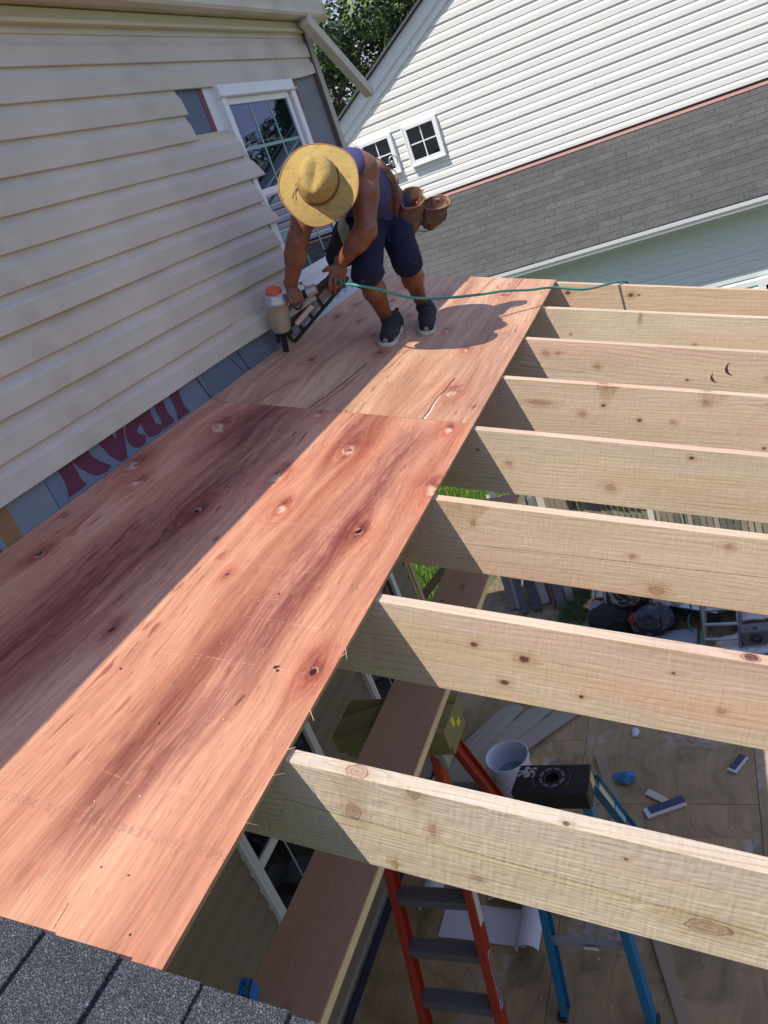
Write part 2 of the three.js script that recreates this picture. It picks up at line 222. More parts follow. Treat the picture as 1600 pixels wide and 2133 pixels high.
const granTex = (base, amp, hi, cells, seed) => dataTex(1024, 1024, (i, j) => { const a = NT[(Math.floor(i / cells) * 7919 + Math.floor(j / cells) * 104729 + seed) & 65535], b = NT[(Math.floor((i + 2) / (cells * .8)) * 3571 + Math.floor((j + 1) / (cells * .8)) * 5417 + seed) & 65535], n = fbm(i / 70, j / 70 + seed, 3); const m = 1 + (a - .5) * amp + (n - .5) * .35, h = b > hi ? 2.6 : b < .25 ? .55 : 1; return base.map((c) => c * m * h); });
const nearGran = new THREE.MeshStandardMaterial({ map: granTex([.050, .053, .064], 1.2, .84, 5, 3), roughness: .55, bumpMap: grayTex(1024, 1024, (i, j) => NT[(Math.floor(i / 5) * 7919 + Math.floor(j / 5) * 104729 + 3) & 65535]), bumpScale: .004 });
nearGran.map.repeat.set(2.2, 2.2); nearGran.bumpMap.repeat.set(2.2, 2.2);
const farGranTex = granTex([.076, .075, .0755], .20, 1.1, 6, 9); farGranTex.repeat.set(.7, .7);
const farGran = [0.86, 1.0, 1.1, 0.94].map((k) => new THREE.MeshStandardMaterial({ map: farGranTex, color: new THREE.Color().setRGB(k, k, k * 1.01), roughness: .85 }));
const glassDark = new THREE.MeshPhysicalMaterial({ color: new THREE.Color().setRGB(.006, .012, .012), roughness: .012, ior: 2.3, specularIntensity: 1, specularColor: new THREE.Color().setRGB(.34, .44, 1.0) });
const glassFar = new THREE.MeshPhysicalMaterial({ color: new THREE.Color().setRGB(.006, .008, .012), roughness: .03, ior: 1.5 });

// ---------------------------------------------------------------- ground
{
  const t = dataTex(512, 512, (i, j) => { const n = fbm(i / 18, j / 18, 4), m = fbm(i / 90 + 5, j / 90, 3); return [mix(.045, .085, n) * (0.8 + m * .4), mix(.075, .13, n) * (0.8 + m * .4), mix(.025, .04, n)]; }, { repeat: [.5, .5] });
  const g = new THREE.PlaneGeometry(240, 240); g.rotateX(-Math.PI / 2); g.translate(0, GROUND, 0); const uv = g.attributes.uv; for (let i = 0; i < uv.count; i++) uv.setXY(i, uv.getX(i) * 240, uv.getY(i) * 240);
  structure('lawn', g, new THREE.MeshStandardMaterial({ map: t, roughness: .95 }));
  const dt = dataTex(512, 512, (i, j) => { const n = fbm(i / 14, j / 14, 5), m = fbm(i / 60, j / 60 + 3, 3); return [mix(.09, .26, n) * (.7 + .6 * m), mix(.065, .20, n) * (.7 + .6 * m), mix(.04, .13, n) * (.7 + .6 * m)]; });
  const sh = new THREE.Shape(); const P = [[-1.0, 2.2], [4.2, 2.2], [4.6, -5.0], [3.4, -6.6], [1.4, -7.0], [.1, -6.3], [-1.05, -5.8], [-1.35, -4.8], [-1.55, -3.4]]; sh.moveTo(...P[0].map((v, i) => i ? -v : v)); for (const p of P.slice(1)) sh.lineTo(p[0], -p[1]);
  const dg = new THREE.ShapeGeometry(sh); dg.rotateX(-Math.PI / 2); dg.translate(0, GROUND + .006, 0);
  structure('dirt', dg, new THREE.MeshStandardMaterial({ map: dt, roughness: 1, bumpMap: grayTex(256, 256, (i, j) => fbm(i / 9, j / 9, 4)), bumpScale: .03 }));
  // grass blades where the lawn shows between the rafters
  const bl = meshFrom([-.004, 0, 0, .004, 0, 0, .003, .035, .006, -.004, 0, 0, .003, .035, .006, -.002, .04, .008, .002, .035, .006, -.002, .035, .006, .002, .075, .025], null, null);
  const N = 26000, gm = std(.10, .21, .03, .8, { side: THREE.DoubleSide }), I = new THREE.InstancedMesh(bl, gm, N), m4 = new THREE.Matrix4(), q = new THREE.Quaternion(), c = new THREE.Color(); let k = 0;
  while (k < N) { const far = rnd() < .6, x = far ? rr(-3.4, -1.1) : rr(-2.9, -1.3), z = far ? rr(-9.3, -6.9) : rr(-6.9, -4.6); q.setFromEuler(new THREE.Euler(rr(-.4, .4), rr(0, 6.3), rr(-.4, .4))); const s = rr(.7, 1.5); m4.compose(V(x, GROUND, z), q, V(s * 1.6, s, s)); I.setMatrixAt(k, m4); const w = rr(.6, 1.5); c.setRGB(w * rr(.9, 1.25), w, w * .8); I.setColorAt(k, c); k++; }
  I.name = 'grass'; I.userData = { label: 'mown green lawn seen between the rafters beyond the work plank', category: 'grass', kind: 'stuff' }; I.receiveShadow = I.castShadow = true; scene.add(I);
}

// ---------------------------------------------------------------- the house whose wall carries the new roof
const house = thing('beige_house', 'beige vinyl sided house with partly stripped upper wall beside the plywood roof', 'house');
{
  const wallM = std(.16, .19, .24, .8);
  // upper wall body and lower wall body (upper floor overhangs)
  part('wall', [bx(-.66, .45, .62, 1.28, 2.36, 6.34), bx(-.97, -2.0, 1.0, 1.28, 2.62, 5.6)], std(.30, .28, .24, .8), house);
  part('overhang_soffit', bx(-.155, -.735, .6, .27, .012, 6.3), std(.45, .42, .36, .7), house);
  // sheathing boards with the maker's lettering cut off by the roof
  const sheath = canvasTex(2048, 512, (g, w, h) => {
    g.fillStyle = '#66768c'; g.fillRect(0, 0, w, h);
    for (let i = 0; i < 900; i++) { g.fillStyle = `rgba(${rnd() < .5 ? '40,50,70' : '150,160,175'},${rr(.02, .06)})`; g.fillRect(rr(0, w), rr(0, h), rr(20, 240), rr(1, 5)); }
    const X = (z) => (1.30 - z) / 1.34 * w, Y = (y) => h - (y + .02) / .19 * h;      // z in metres along the wall, y height
    g.fillStyle = '#5c2a42';
    const L = [[[.966,.175],[.883,.175],[.882,.094],[.881,.05],[.869,.026],[.977,.026],[.965,.047],[.955,.091]], [[.90,.165],[.802,.165],[.784,.1],[.762,.072],[.715,.029],[.761,.022],[.808,.03],[.841,.059],[.866,.092]], [[.74,.17],[.655,.17],[.645,.136],[.637,.108],[.634,.104],[.630,.110],[.596,.145],[.585,.17],[.545,.17],[.572,.12],[.590,.085],[.622,.021],[.629,.019],[.664,.019],[.676,.031],[.705,.065],[.719,.105]], [[.38,.17],[.389,.091],[.389,.065],[.358,.048],[.363,.027],[.415,.022],[.461,.032],[.47,.053],[.471,.1],[.508,.086],[.507,.068],[.484,.061],[.473,.046],[.495,.022],[.535,.022],[.573,.04],[.584,.077],[.572,.111],[.53,.14],[.487,.165]], [[.353,.17],[.277,.17],[.290,.076],[.270,.024],[.366,.024],[.354,.056],[.354,.108]], [[.237,.17],[.158,.17],[.170,.054],[.148,.020],[.255,.020],[.239,.048],[.237,.094]]];
    for (const P of L) { g.beginPath(); const n = P.length, m = (i) => [(X(P[i % n][0]) + X(P[(i + 1) % n][0])) / 2, (Y(P[i % n][1]) + Y(P[(i + 1) % n][1])) / 2]; g.moveTo(...m(0)); for (let i = 1; i <= n; i++) { const q = P[i % n], e = m(i), s0 = m(i - 1), c = .55; g.lineTo(s0[0] + (X(q[0]) - s0[0]) * c, s0[1] + (Y(q[1]) - s0[1]) * c); g.quadraticCurveTo(X(q[0]), Y(q[1]), e[0] + (X(q[0]) - e[0]) * c, e[1] + (Y(q[1]) - e[1]) * c); g.lineTo(...e); } g.closePath(); g.fill(); }
    g.fillStyle = '#2b3550'; g.fillRect(X(.978), 0, 2, h); for (let i = 0; i < 14; i++) { g.fillStyle = 'rgba(90,60,70,.5)'; g.fillRect(X(.05) + i * 6, Y(.10), 3, 4); }
  });
  const board = (z0, z1, y0, y1, mat, uvf, dx = 0) => { const g = new THREE.BoxGeometry(.02, y1 - y0, z0 - z1); g.translate(-.011 + dx, (y0 + y1) / 2, (z0 + z1) / 2); if (uvf) { const p = g.attributes.position, u = g.attributes.uv; for (let i = 0; i < p.count; i++) u.setXY(i, (1.30 - p.getZ(i)) / 1.34, (p.getY(i) + .02) / .19); } return part('sheathing_board', g, mat, house); };
  const sheathM = new THREE.MeshStandardMaterial({ map: sheath, roughness: .75 });
  board(1.03, -.032, -.25, 1.50, sheathM, true);
  const plain = new THREE.MeshStandardMaterial({ color: new THREE.Color().setRGB(.125, .165, .235), roughness: .75, map: dataTex(256, 256, (i, j) => { const m = .9 + (fbm(i / 40, j / 9, 3) - .5) * .25; return [m, m, m]; }) });
  board(-.036, -1.05, -.25, 1.50, plain); board(-1.054, -2.55, -.25, 1.50, new THREE.MeshStandardMaterial({ map: plain.map, color: new THREE.Color().setRGB(.20, .215, .235), roughness: .8 }));
  const strip = canvasTex(256, 128, (g, w, h) => { g.fillStyle = '#75808c'; g.fillRect(0, 0, w, h); for (let i = 0; i < 160; i++) { g.fillStyle = `rgba(190,200,215,${rr(.05, .3)})`; g.fillRect(rr(0, w), rr(0, h), rr(10, 60), 1); } g.fillStyle = '#8a6a48'; g.fillRect(214, 0, 12, h); g.fillStyle = '#5d4a3a'; g.fillRect(205, 0, 5, h); });
  board(2.6, 1.034, -.25, 1.50, new THREE.MeshStandardMaterial({ map: strip, roughness: .8 }));
  // joint tape with black edge at the board seam, scribbles
  for (const q of [beam(V(.0015, .14, .02), V(.0015, .0, -.03), .004, .002), beam(V(.0015, .125, -.37), V(.0015, .0, -.42), .003, .002), beam(V(.0015, .11, -.30), V(.0015, .02, -.36), .0015, .002)]) part('joint_line', q, M.dark, house);
  // siding courses: [height of the butt, z of the far cut end]
  const C = [[.132, -.765, 0], [.250, -1.125, 0], [.366, -1.15, 1], [.482, -1.10, 0], [.598, -1.16, 1], [.714, -1.10, 0], [.832, -1.17, 1], [.948, -1.105, 0], [1.064, -.755, 0], [1.18, -.755, 0], [1.296, -2.50, 2], [1.412, -2.49, 0]];
  C.forEach(([y, ze, kind], n) => {
    const e = n + 1 < C.length ? .1165 : .11, ph = rr(0, 9), len = 3.4 - ze, amp = kind === 1 ? .011 : .006;
    const cut = n < 8 ? (yy) => (yy < e * .3 ? .0 : -.05 * (yy / e) ) + (noise(yy * 60, n) - .5) * .015 : (yy) => kind === 2 ? 0 : .0 - .35 * yy * .5;
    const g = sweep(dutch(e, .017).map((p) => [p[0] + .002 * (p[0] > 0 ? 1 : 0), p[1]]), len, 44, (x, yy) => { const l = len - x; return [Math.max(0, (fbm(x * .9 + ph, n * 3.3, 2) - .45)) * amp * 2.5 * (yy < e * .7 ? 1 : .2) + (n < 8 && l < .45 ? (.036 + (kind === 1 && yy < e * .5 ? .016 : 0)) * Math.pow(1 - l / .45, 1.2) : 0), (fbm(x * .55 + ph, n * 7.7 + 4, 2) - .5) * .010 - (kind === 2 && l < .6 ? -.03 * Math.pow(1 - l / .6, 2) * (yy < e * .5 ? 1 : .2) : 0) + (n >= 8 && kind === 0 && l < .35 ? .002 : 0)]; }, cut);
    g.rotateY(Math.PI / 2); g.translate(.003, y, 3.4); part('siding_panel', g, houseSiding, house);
  });
  { const g = sweep(dutch(.05, .012), 5.9, 30, (x) => [0, (fbm(x * .6, 2, 2) - .5) * .006]); g.rotateY(Math.PI / 2); g.translate(.003, 1.525, 3.4); part('siding_panel', g, houseSiding, house); }
  part('nailing_flange', [bx(.008, 1.079, -.94, .003, .022, .33), bx(.012, 1.07, -.94, .006, .006, .33)], M.cream, house, 'bare nailing hem of the cut siding course');
  // corner post, frieze, soffit, gutter, roof over
  part('corner_post', [bx(.012, .56, -2.515, .03, 2.05, .075, .004), bx(-.05, .56, -2.585, .10, 2.05, .03, .004)], std(.40, .37, .32, .6), house);
  part('channel_strip', bx(.016, .56, -2.462, .03, 2.0, .012), std(.12, .10, .09, .6), house);
  part('frieze_board', [bx(.016, 1.592, .45, .03, .042, 6.15, .004), bx(.024, 1.562, .45, .044, .018, 6.15, .004)], M.cream, house);
  const soff = []; for (let z = 3.4; z > -2.5; z -= .31) soff.push(bx(.06, 1.622 + (rnd() - .5) * .002, z - .15, .12, .008, .303)); for (const s of soff) part('soffit_panel', s, M.cream, house);
  const gp = [[.055, 1.615], [.118, 1.615], [.130, 1.628], [.132, 1.655], [.137, 1.675], [.141, 1.70], [.141, 1.722], [.131, 1.722], [.131, 1.712], [.126, 1.690], [.120, 1.665], [.118, 1.632], [.068, 1.632], [.068, 1.73], [.055, 1.73]].map((p) => [p[0], p[1]]);
  const gg = sweep(gp, 6.05, 24, (x) => [0, (fbm(x * .5, 8, 2) - .5) * .012]); gg.rotateY(Math.PI / 2); gg.translate(0, 0, 3.4);
  const gut = part('gutter', gg, new THREE.MeshStandardMaterial({ map: stainTex, color: new THREE.Color().setRGB(1.08, 1.08, 1.10), roughness: .55 }), house);
  part('end_cap', bx(.098, 1.668, -2.653, .084, .105, .006), M.soft, gut);
  part('downspout', [(() => { const a = V(.10, 1.60, -2.36), b = V(.105, 1.148, -3.08), F = frameAB(a, b, V(1, 0, 0)), P = []; const s = new THREE.Shape(); const hw = .036, hh = .028; s.moveTo(-hw, -hh); for (let i = 0; i <= 8; i++) s.lineTo(-hw + 2 * hw * i / 8, -hh - (i % 2 ? .004 : 0)); for (let i = 0; i <= 8; i++) s.lineTo(hw - 2 * hw * i / 8, hh + (i % 2 ? .004 : 0)); const g = new THREE.ExtrudeGeometry(s, { depth: a.distanceTo(b), bevelEnabled: false }); g.applyMatrix4(F); return g; })()], M.soft, house, 'ribbed downspout elbow hanging loose from the gutter end');
  part('spout_mouth', (() => { const a = V(.10, 1.60, -2.36), b = V(.105, 1.148, -3.08), d = b.clone().sub(a).normalize(); return beam(b.clone().addScaledVector(d, .001), b.clone().addScaledVector(d, .003), .05, .064, V(1, 0, 0)); })(), M.dark, house);
  const rg = new THREE.BoxGeometry(6.5, .12, 6.1); rg.translate(-3.25, 0, 0); rg.rotateZ(.32); rg.translate(.095, 1.80, .42); part('roof', rg, farGran[1], house);
  // upper window, 3 by 2 lights in each sash
  const win = pgroup('window', house, 'white double hung window partly covered by the bent siding ends');
  const zc = -1.546, Z0 = -1.087, Z1 = -2.005, Y0 = .20, Y1 = 1.294, fr = (y0, y1, z0, z1, x0, x1, r = .004) => bx((x0 + x1) / 2, (y0 + y1) / 2, (z0 + z1) / 2, x1 - x0, y1 - y0, z0 - z1, r);
  part('nail_fin', [fr(Y0 - .03, Y1 + .012, Z0 + .09, Z0, .001, .005, 0)], M.trim, win);
  part('frame', [fr(Y1 - .062, Y1, Z0, Z1, .0, .045), fr(Y0, Y0 + .07, Z0, Z1, .0, .055), fr(Y0 + .07, Y1 - .062, Z0, Z0 - .052, .001, .043), fr(Y0 + .07, Y1 - .062, Z1 + .062, Z1, .001, .043), fr(Y1 - .060, Y1 - .05, Z0 + .003, Z1 - .003, .02, .056), fr(Y0 - .02, Y0 + .012, Z0 + .012, Z1 - .012, .0, .07)], M.white, win);
  const sash = (y0, y1, x0) => { const s = part('sash', [fr(y1 - .034, y1, -1.139, -1.924, x0, x0 + .022), fr(y0, y0 + .045, -1.139, -1.924, x0, x0 + .022), fr(y0 + .045, y1 - .034, -1.139, -1.170, x0 + .001, x0 + .021), fr(y0 + .045, y1 - .034, -1.885, -1.924, x0 + .001, x0 + .021)], M.white, win);
    part('pane', fr(y0 + .03, y1 - .02, -1.15, -1.90, x0 + .004, x0 + .010, 0), glassDark, win);
    const gm = std(.16, .36, .34, .4), ym = (y0 + y1) / 2, w = (1.885 - 1.17) / 3; part('muntin', [fr(ym - .008, ym + .008, -1.17, -1.885, x0 + .010, x0 + .0125, 0)], gm, win); for (const k of [1, 2]) part('muntin', fr(y0 + .045, y1 - .034, -1.17 - w * k + .008, -1.17 - w * k - .008, x0 + .010, x0 + .012, 0), gm, win); };
  sash(.725, 1.232, .006); sash(.262, .768, .028 - .012);
  part('flashing_tape', fr(1.13, 1.31, -1.99, -2.13, .0005, .002, 0), std(.20, .03, .05, .5), house); part('flashing_tape', [fr(Y0, Y1 + .03, Z0 + .13, Z0 + .085, .0005, .002, 0)], std(.20, .03, .05, .5), house, 'dark red flashing tape round the window opening');
  // printed house wrap under the window
  const wrap = canvasTex(1024, 512, (g, w, h) => { g.fillStyle = '#b9c9dd'; g.fillRect(0, 0, w, h); g.strokeStyle = '#2b4566'; g.fillStyle = '#2b4566'; for (let r = 0; r < 4; r++) for (let c = 0; c < 9; c++) { const x = 60 + c * 118 + (r % 2) * 58, y = 60 + r * 128; g.save(); g.translate(x, y); g.rotate(-.9 + rr(-.05, .05)); g.lineWidth = 4; g.beginPath(); g.ellipse(0, 0, 46, 30, 0, 0, 7); g.stroke(); g.lineWidth = 5; for (let k = -1; k < 2; k++) { g.beginPath(); g.moveTo(-30, k * 13); for (let t = -30; t < 32; t += 7) g.lineTo(t, k * 12 + rr(-7, 7)); g.stroke(); } g.restore(); } });
  { const g = new THREE.BoxGeometry(.003, .26, 1.02); g.translate(.003, .05, -1.62); const p = g.attributes.position, u = g.attributes.uv; for (let i = 0; i < p.count; i++) u.setXY(i, (-1.1 - p.getZ(i)) / 1.1, (p.getY(i) + .1) / .5); part('house_wrap', g, new THREE.MeshStandardMaterial({ map: wrap, roughness: .5 }), house, 'pale blue printed wrap strip below the window'); }
  // lower wall: siding and two windows in deep shade
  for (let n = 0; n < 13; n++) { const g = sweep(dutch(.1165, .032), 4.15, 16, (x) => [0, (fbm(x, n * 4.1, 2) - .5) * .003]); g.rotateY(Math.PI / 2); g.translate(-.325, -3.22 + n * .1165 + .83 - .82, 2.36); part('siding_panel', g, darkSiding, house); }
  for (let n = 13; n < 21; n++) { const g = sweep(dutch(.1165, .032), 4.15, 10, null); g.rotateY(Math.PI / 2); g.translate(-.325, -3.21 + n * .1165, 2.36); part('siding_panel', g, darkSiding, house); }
  part('base_flashing', bx(-.306, -3.335, .28, .012, .075, 4.15), std(.018, .022, .045, .5), house, 'dark navy flashing strip along the wall base');
  part('corner_board', [bx(-.33, -2.1, -1.845, .09, 2.3, .05, .004), bx(-.31, -2.1, -1.80, .03, 2.3, .035, .004)], std(.45, .31, .18, .8), house);
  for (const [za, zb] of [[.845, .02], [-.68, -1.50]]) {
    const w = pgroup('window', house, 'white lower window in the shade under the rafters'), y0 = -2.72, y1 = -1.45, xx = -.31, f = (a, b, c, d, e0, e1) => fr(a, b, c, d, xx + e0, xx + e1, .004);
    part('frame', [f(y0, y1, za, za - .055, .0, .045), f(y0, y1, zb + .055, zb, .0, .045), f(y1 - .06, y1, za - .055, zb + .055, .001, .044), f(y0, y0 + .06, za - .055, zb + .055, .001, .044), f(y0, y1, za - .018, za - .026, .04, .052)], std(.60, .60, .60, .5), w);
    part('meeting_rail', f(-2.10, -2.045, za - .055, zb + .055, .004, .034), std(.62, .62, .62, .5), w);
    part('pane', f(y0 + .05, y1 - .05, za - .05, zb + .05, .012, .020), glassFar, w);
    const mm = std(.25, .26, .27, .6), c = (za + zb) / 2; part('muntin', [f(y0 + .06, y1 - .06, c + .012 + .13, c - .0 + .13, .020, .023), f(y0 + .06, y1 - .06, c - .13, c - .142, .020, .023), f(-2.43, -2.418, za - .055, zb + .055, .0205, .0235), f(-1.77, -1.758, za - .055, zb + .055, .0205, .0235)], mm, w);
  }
  void wallM;
}

// ---------------------------------------------------------------- plywood roof sheets
const roofFrame = (o) => { o.rotation.z = -TH; return o; };
function plyGeo(L) { const g = new THREE.BoxGeometry(1.2192, PLY, L); const p = g.attributes.position, n = g.attributes.normal, u = g.attributes.uv, RF = FACE / PLYH; for (let i = 0; i < p.count; i++) { const top = Math.abs(n.getY(i)) > .5; const s = (p.getZ(i) * -1 + L / 2) / 2.438; if (top) u.setXY(i, s, RF * (p.getX(i) / 1.2192 + .5) * .998 + .001); else u.setXY(i, Math.abs(n.getX(i)) > .5 ? s : (p.getX(i) / 1.2192 + .5) * .5, RF + (1 - RF) * (p.getY(i) > 0 ? .97 : .03)); } return g; }
{
  const L = 2.436;
  // texture coordinate: s runs away from the camera from the sheet's near end, v outwards from the wall
  const S1 = (a) => a + 2.438;
  const near = plywoodTex({ seed: 1.7, a: [.42, .155, .090], b: [.64, .325, .205], stamp: true,
    streaks: [{ p: [[S1(-.15), .36], [S1(-.5), .45], [S1(-.95), .44], [S1(-1.3), .40], [S1(-1.9), .39], [S1(-2.3), .42]], w: .15, k: .95 }, { p: [[S1(-.30), 1.02], [S1(-.65), 1.0], [S1(-.95), .97], [S1(-1.3), .965], [S1(-1.65), .96], [S1(-1.9), .94]], w: .12, k: .85 }, { p: [[S1(-.06), .30], [S1(-.24), .27]], w: .16, k: .8 }, { p: [[S1(-.03), .75], [S1(-.22), .78]], w: .15, k: .6 }, { p: [[S1(-1.9), .93], [S1(-2.1), .90]], w: .08, k: .5 }],
    knots: [[S1(-.28), .20, .038, 0], [S1(-.68), .05, .03, 0], [S1(-.81), .15, .022, 0], [S1(-.36), .80, .034, 0], [S1(-.64), .63, .030, 0], [S1(-.85), .75, .022, 0], [S1(-.93), .47, .026, 1], [S1(-.92), 1.05, .026, 1], [S1(-.09), 1.13, .020, 0], [S1(-1.58), 1.165, .022, 1], [S1(-1.25), .76, .012, 1], [S1(-1.57), .575, .018, 1], [S1(-.06), .56, .018, 0], [S1(-.60), 1.20, .03, 0], [S1(-1.3), .12, .024, 1]],
    cracks: [[S1(-1.74), 1.04, S1(-1.70), 1.043, .0012], [S1(-2.33), .99, S1(-2.28), .987, .0005]],
    scratch: [...Array.from({ length: 17 }, (_, i) => [S1(-.03 - i * .013 - (i % 3) * .004), .1 + (i % 4) * .06, .35 + (i * 37 % 10) * .06, .0011, .012, .55]), [S1(-.20), .10, .42, .002, .02, 1], [S1(-.16), .62, .98, .0018, .0, .9], [S1(-.93), .74, 1.0, .0024, .03, 1], [S1(-.94), .80, 1.03, .002, .03, .9], [S1(-1.18), .83, 1.08, .0022, .02, 1], [S1(-1.23), .9, 1.06, .0016, .02, .8], [S1(-1.42), .90, 1.13, .002, .02, 1], [S1(-1.60), .85, 1.16, .0022, .03, 1], [S1(-1.62), .6, 1.16, .0015, .03, .7], [S1(-1.8), 1.0, 1.2, .0016, .03, .8], [S1(-1.98), .78, .96, .0022, -.2, .9], [S1(-2.0), .97, 1.1, .0016, .02, .8], [S1(-.83), .36, .52, .002, .02, .6], [S1(-1.05), .3, .5, .002, .02, .7], [S1(-1.06), .36, .5, .0016, .02, .6], [S1(-1.28), .88, 1.06, .0014, .02, .8], [S1(-1.33), .86, 1.02, .0014, .02, .8]],
    dots: [[S1(-1.59), 1.075, .006], [S1(-1.60), 1.085, .005], [S1(-1.585), 1.08, .004], [S1(-1.3), .95, .004], [S1(-2.2), 1.0, .0025], [S1(-2.2), 1.06, .0025], [S1(-2.3), 1.13, .0025], [S1(-1.84), .9, .003], [S1(-.98), .33, .004], [S1(-.75), .5, .004], [S1(-1.7), .7, .004]] });
  const far = plywoodTex({ seed: 8.3, a: [.43, .210, .128], b: [.63, .375, .235],
    streaks: [{ p: [[.0, .24], [.45, .30], [.9, .30]], w: .09, k: .5 }, { p: [[1.0, .4], [1.9, .55]], w: .1, k: .35 }, { p: [[.1, 1.2], [1.1, 1.15]], w: .12, k: .4 }],
    knots: [[1.36, .09, .02, 1], [1.63, .11, .016, 1], [.78, .55, .02, 1], [1.20, .79, .018, 0], [.57, .24, .016, 0], [1.05, .42, .016, 1], [.98, .50, .016, 1], [1.9, .6, .018, 0], [1.95, .95, .022, 0], [2.1, .3, .016, 1], [.9, .97, .016, 0], [.3, 1.05, .03, 0], [1.45, .5, .014, 1], [1.3, .25, .013, 1], [1.75, .3, .013, 1]],
    cracks: [[.0, .995, .50, 1.012, .0022, .014], [.0, .49, .62, .545, .0022], [.0, .22, .34, .285, .0015], [.02, .52, .42, .56, .0013], [.5, .66, .9, .69, .001], [1.98, .99, 2.42, 1.0, .0015], [2.02, .80, 2.42, .81, .0012]],
    scratch: [[.16, .3, 1.2, .0018, -.02, .8], [.40, .6, 1.1, .0012, .0, .5], [1.2, .7, 1.0, .0016, .01, .6], [1.22, .7, .9, .0016, .01, .6], [1.6, .8, 1.1, .0014, .02, .5]], dots: [[1.0, .2, .006], [.5, .1, .006], [1.5, .6, .006], [1.2, .45, .007], [2.0, .75, .005], [.8, .65, .005]] });
  const bump = plywoodBump(2), mk = (t) => new THREE.MeshPhysicalMaterial({ map: t, roughness: .60, bumpMap: bump, bumpScale: .0012, specularIntensity: .6 });
  for (const [z, t, label] of [[L / 2 + .0015, near, 'dark red plywood roof sheet with two purple brown streaks, tucked under shingles'], [-L / 2 - .0015, far, 'paler tan plywood roof sheet that the man stands on']]) {
    const o = thing('plywood_sheet', label, 'plywood', 'plywood sheets nailed on the rafters'); roofFrame(o);
    const m = part('panel', plyGeo(L), mk(t), o); m.position.set(1.2192 / 2 + .0, PLY / 2, z);
    const hd = new THREE.CylinderGeometry(.0038, .0038, .0012, 8); const nm = std(.30, .28, .27, .5, { metalness: .6 });
    for (let k = 0; k < 3; k++) for (const u of [.12, .36, .62, .86, 1.12]) { const q = part('nail_head', hd, nm, o); q.position.set(u + rr(-.04, .04), PLY + .0003, z + (k - 1) * (L / 2 - .02) + rr(-.008, .008)); }
  }
  // splinters and sawdust on the deck
  const chips = []; for (let i = 0; i < 110; i++) { const u = rr(.45, 1.2), z = rr(-.4, 2.2), g = new THREE.BoxGeometry(rr(.0015, .005), .001, rr(.001, .0025)); g.rotateY(rr(0, 6)); const p = RP(u, PLY + .001, z); g.rotateZ(-TH); g.translate(p.x, p.y, p.z); chips.push(g); }
  for (let i = 0; i < 7; i++) { const a = RP(1.219, PLY, rr(1.4, 2.1)), b = a.clone().add(V(rr(.0, .02), rr(-.03, .01), rr(-.03, .03))); chips.push(cylAB(a, b, .0009, .0005, 5)); }
  const o = single('wood_splinters', mg(chips), std(.72, .52, .33, .8), 'pale splinters and sawdust specks scattered over the red sheet', 'sawdust'); o.userData.kind = 'stuff';
}

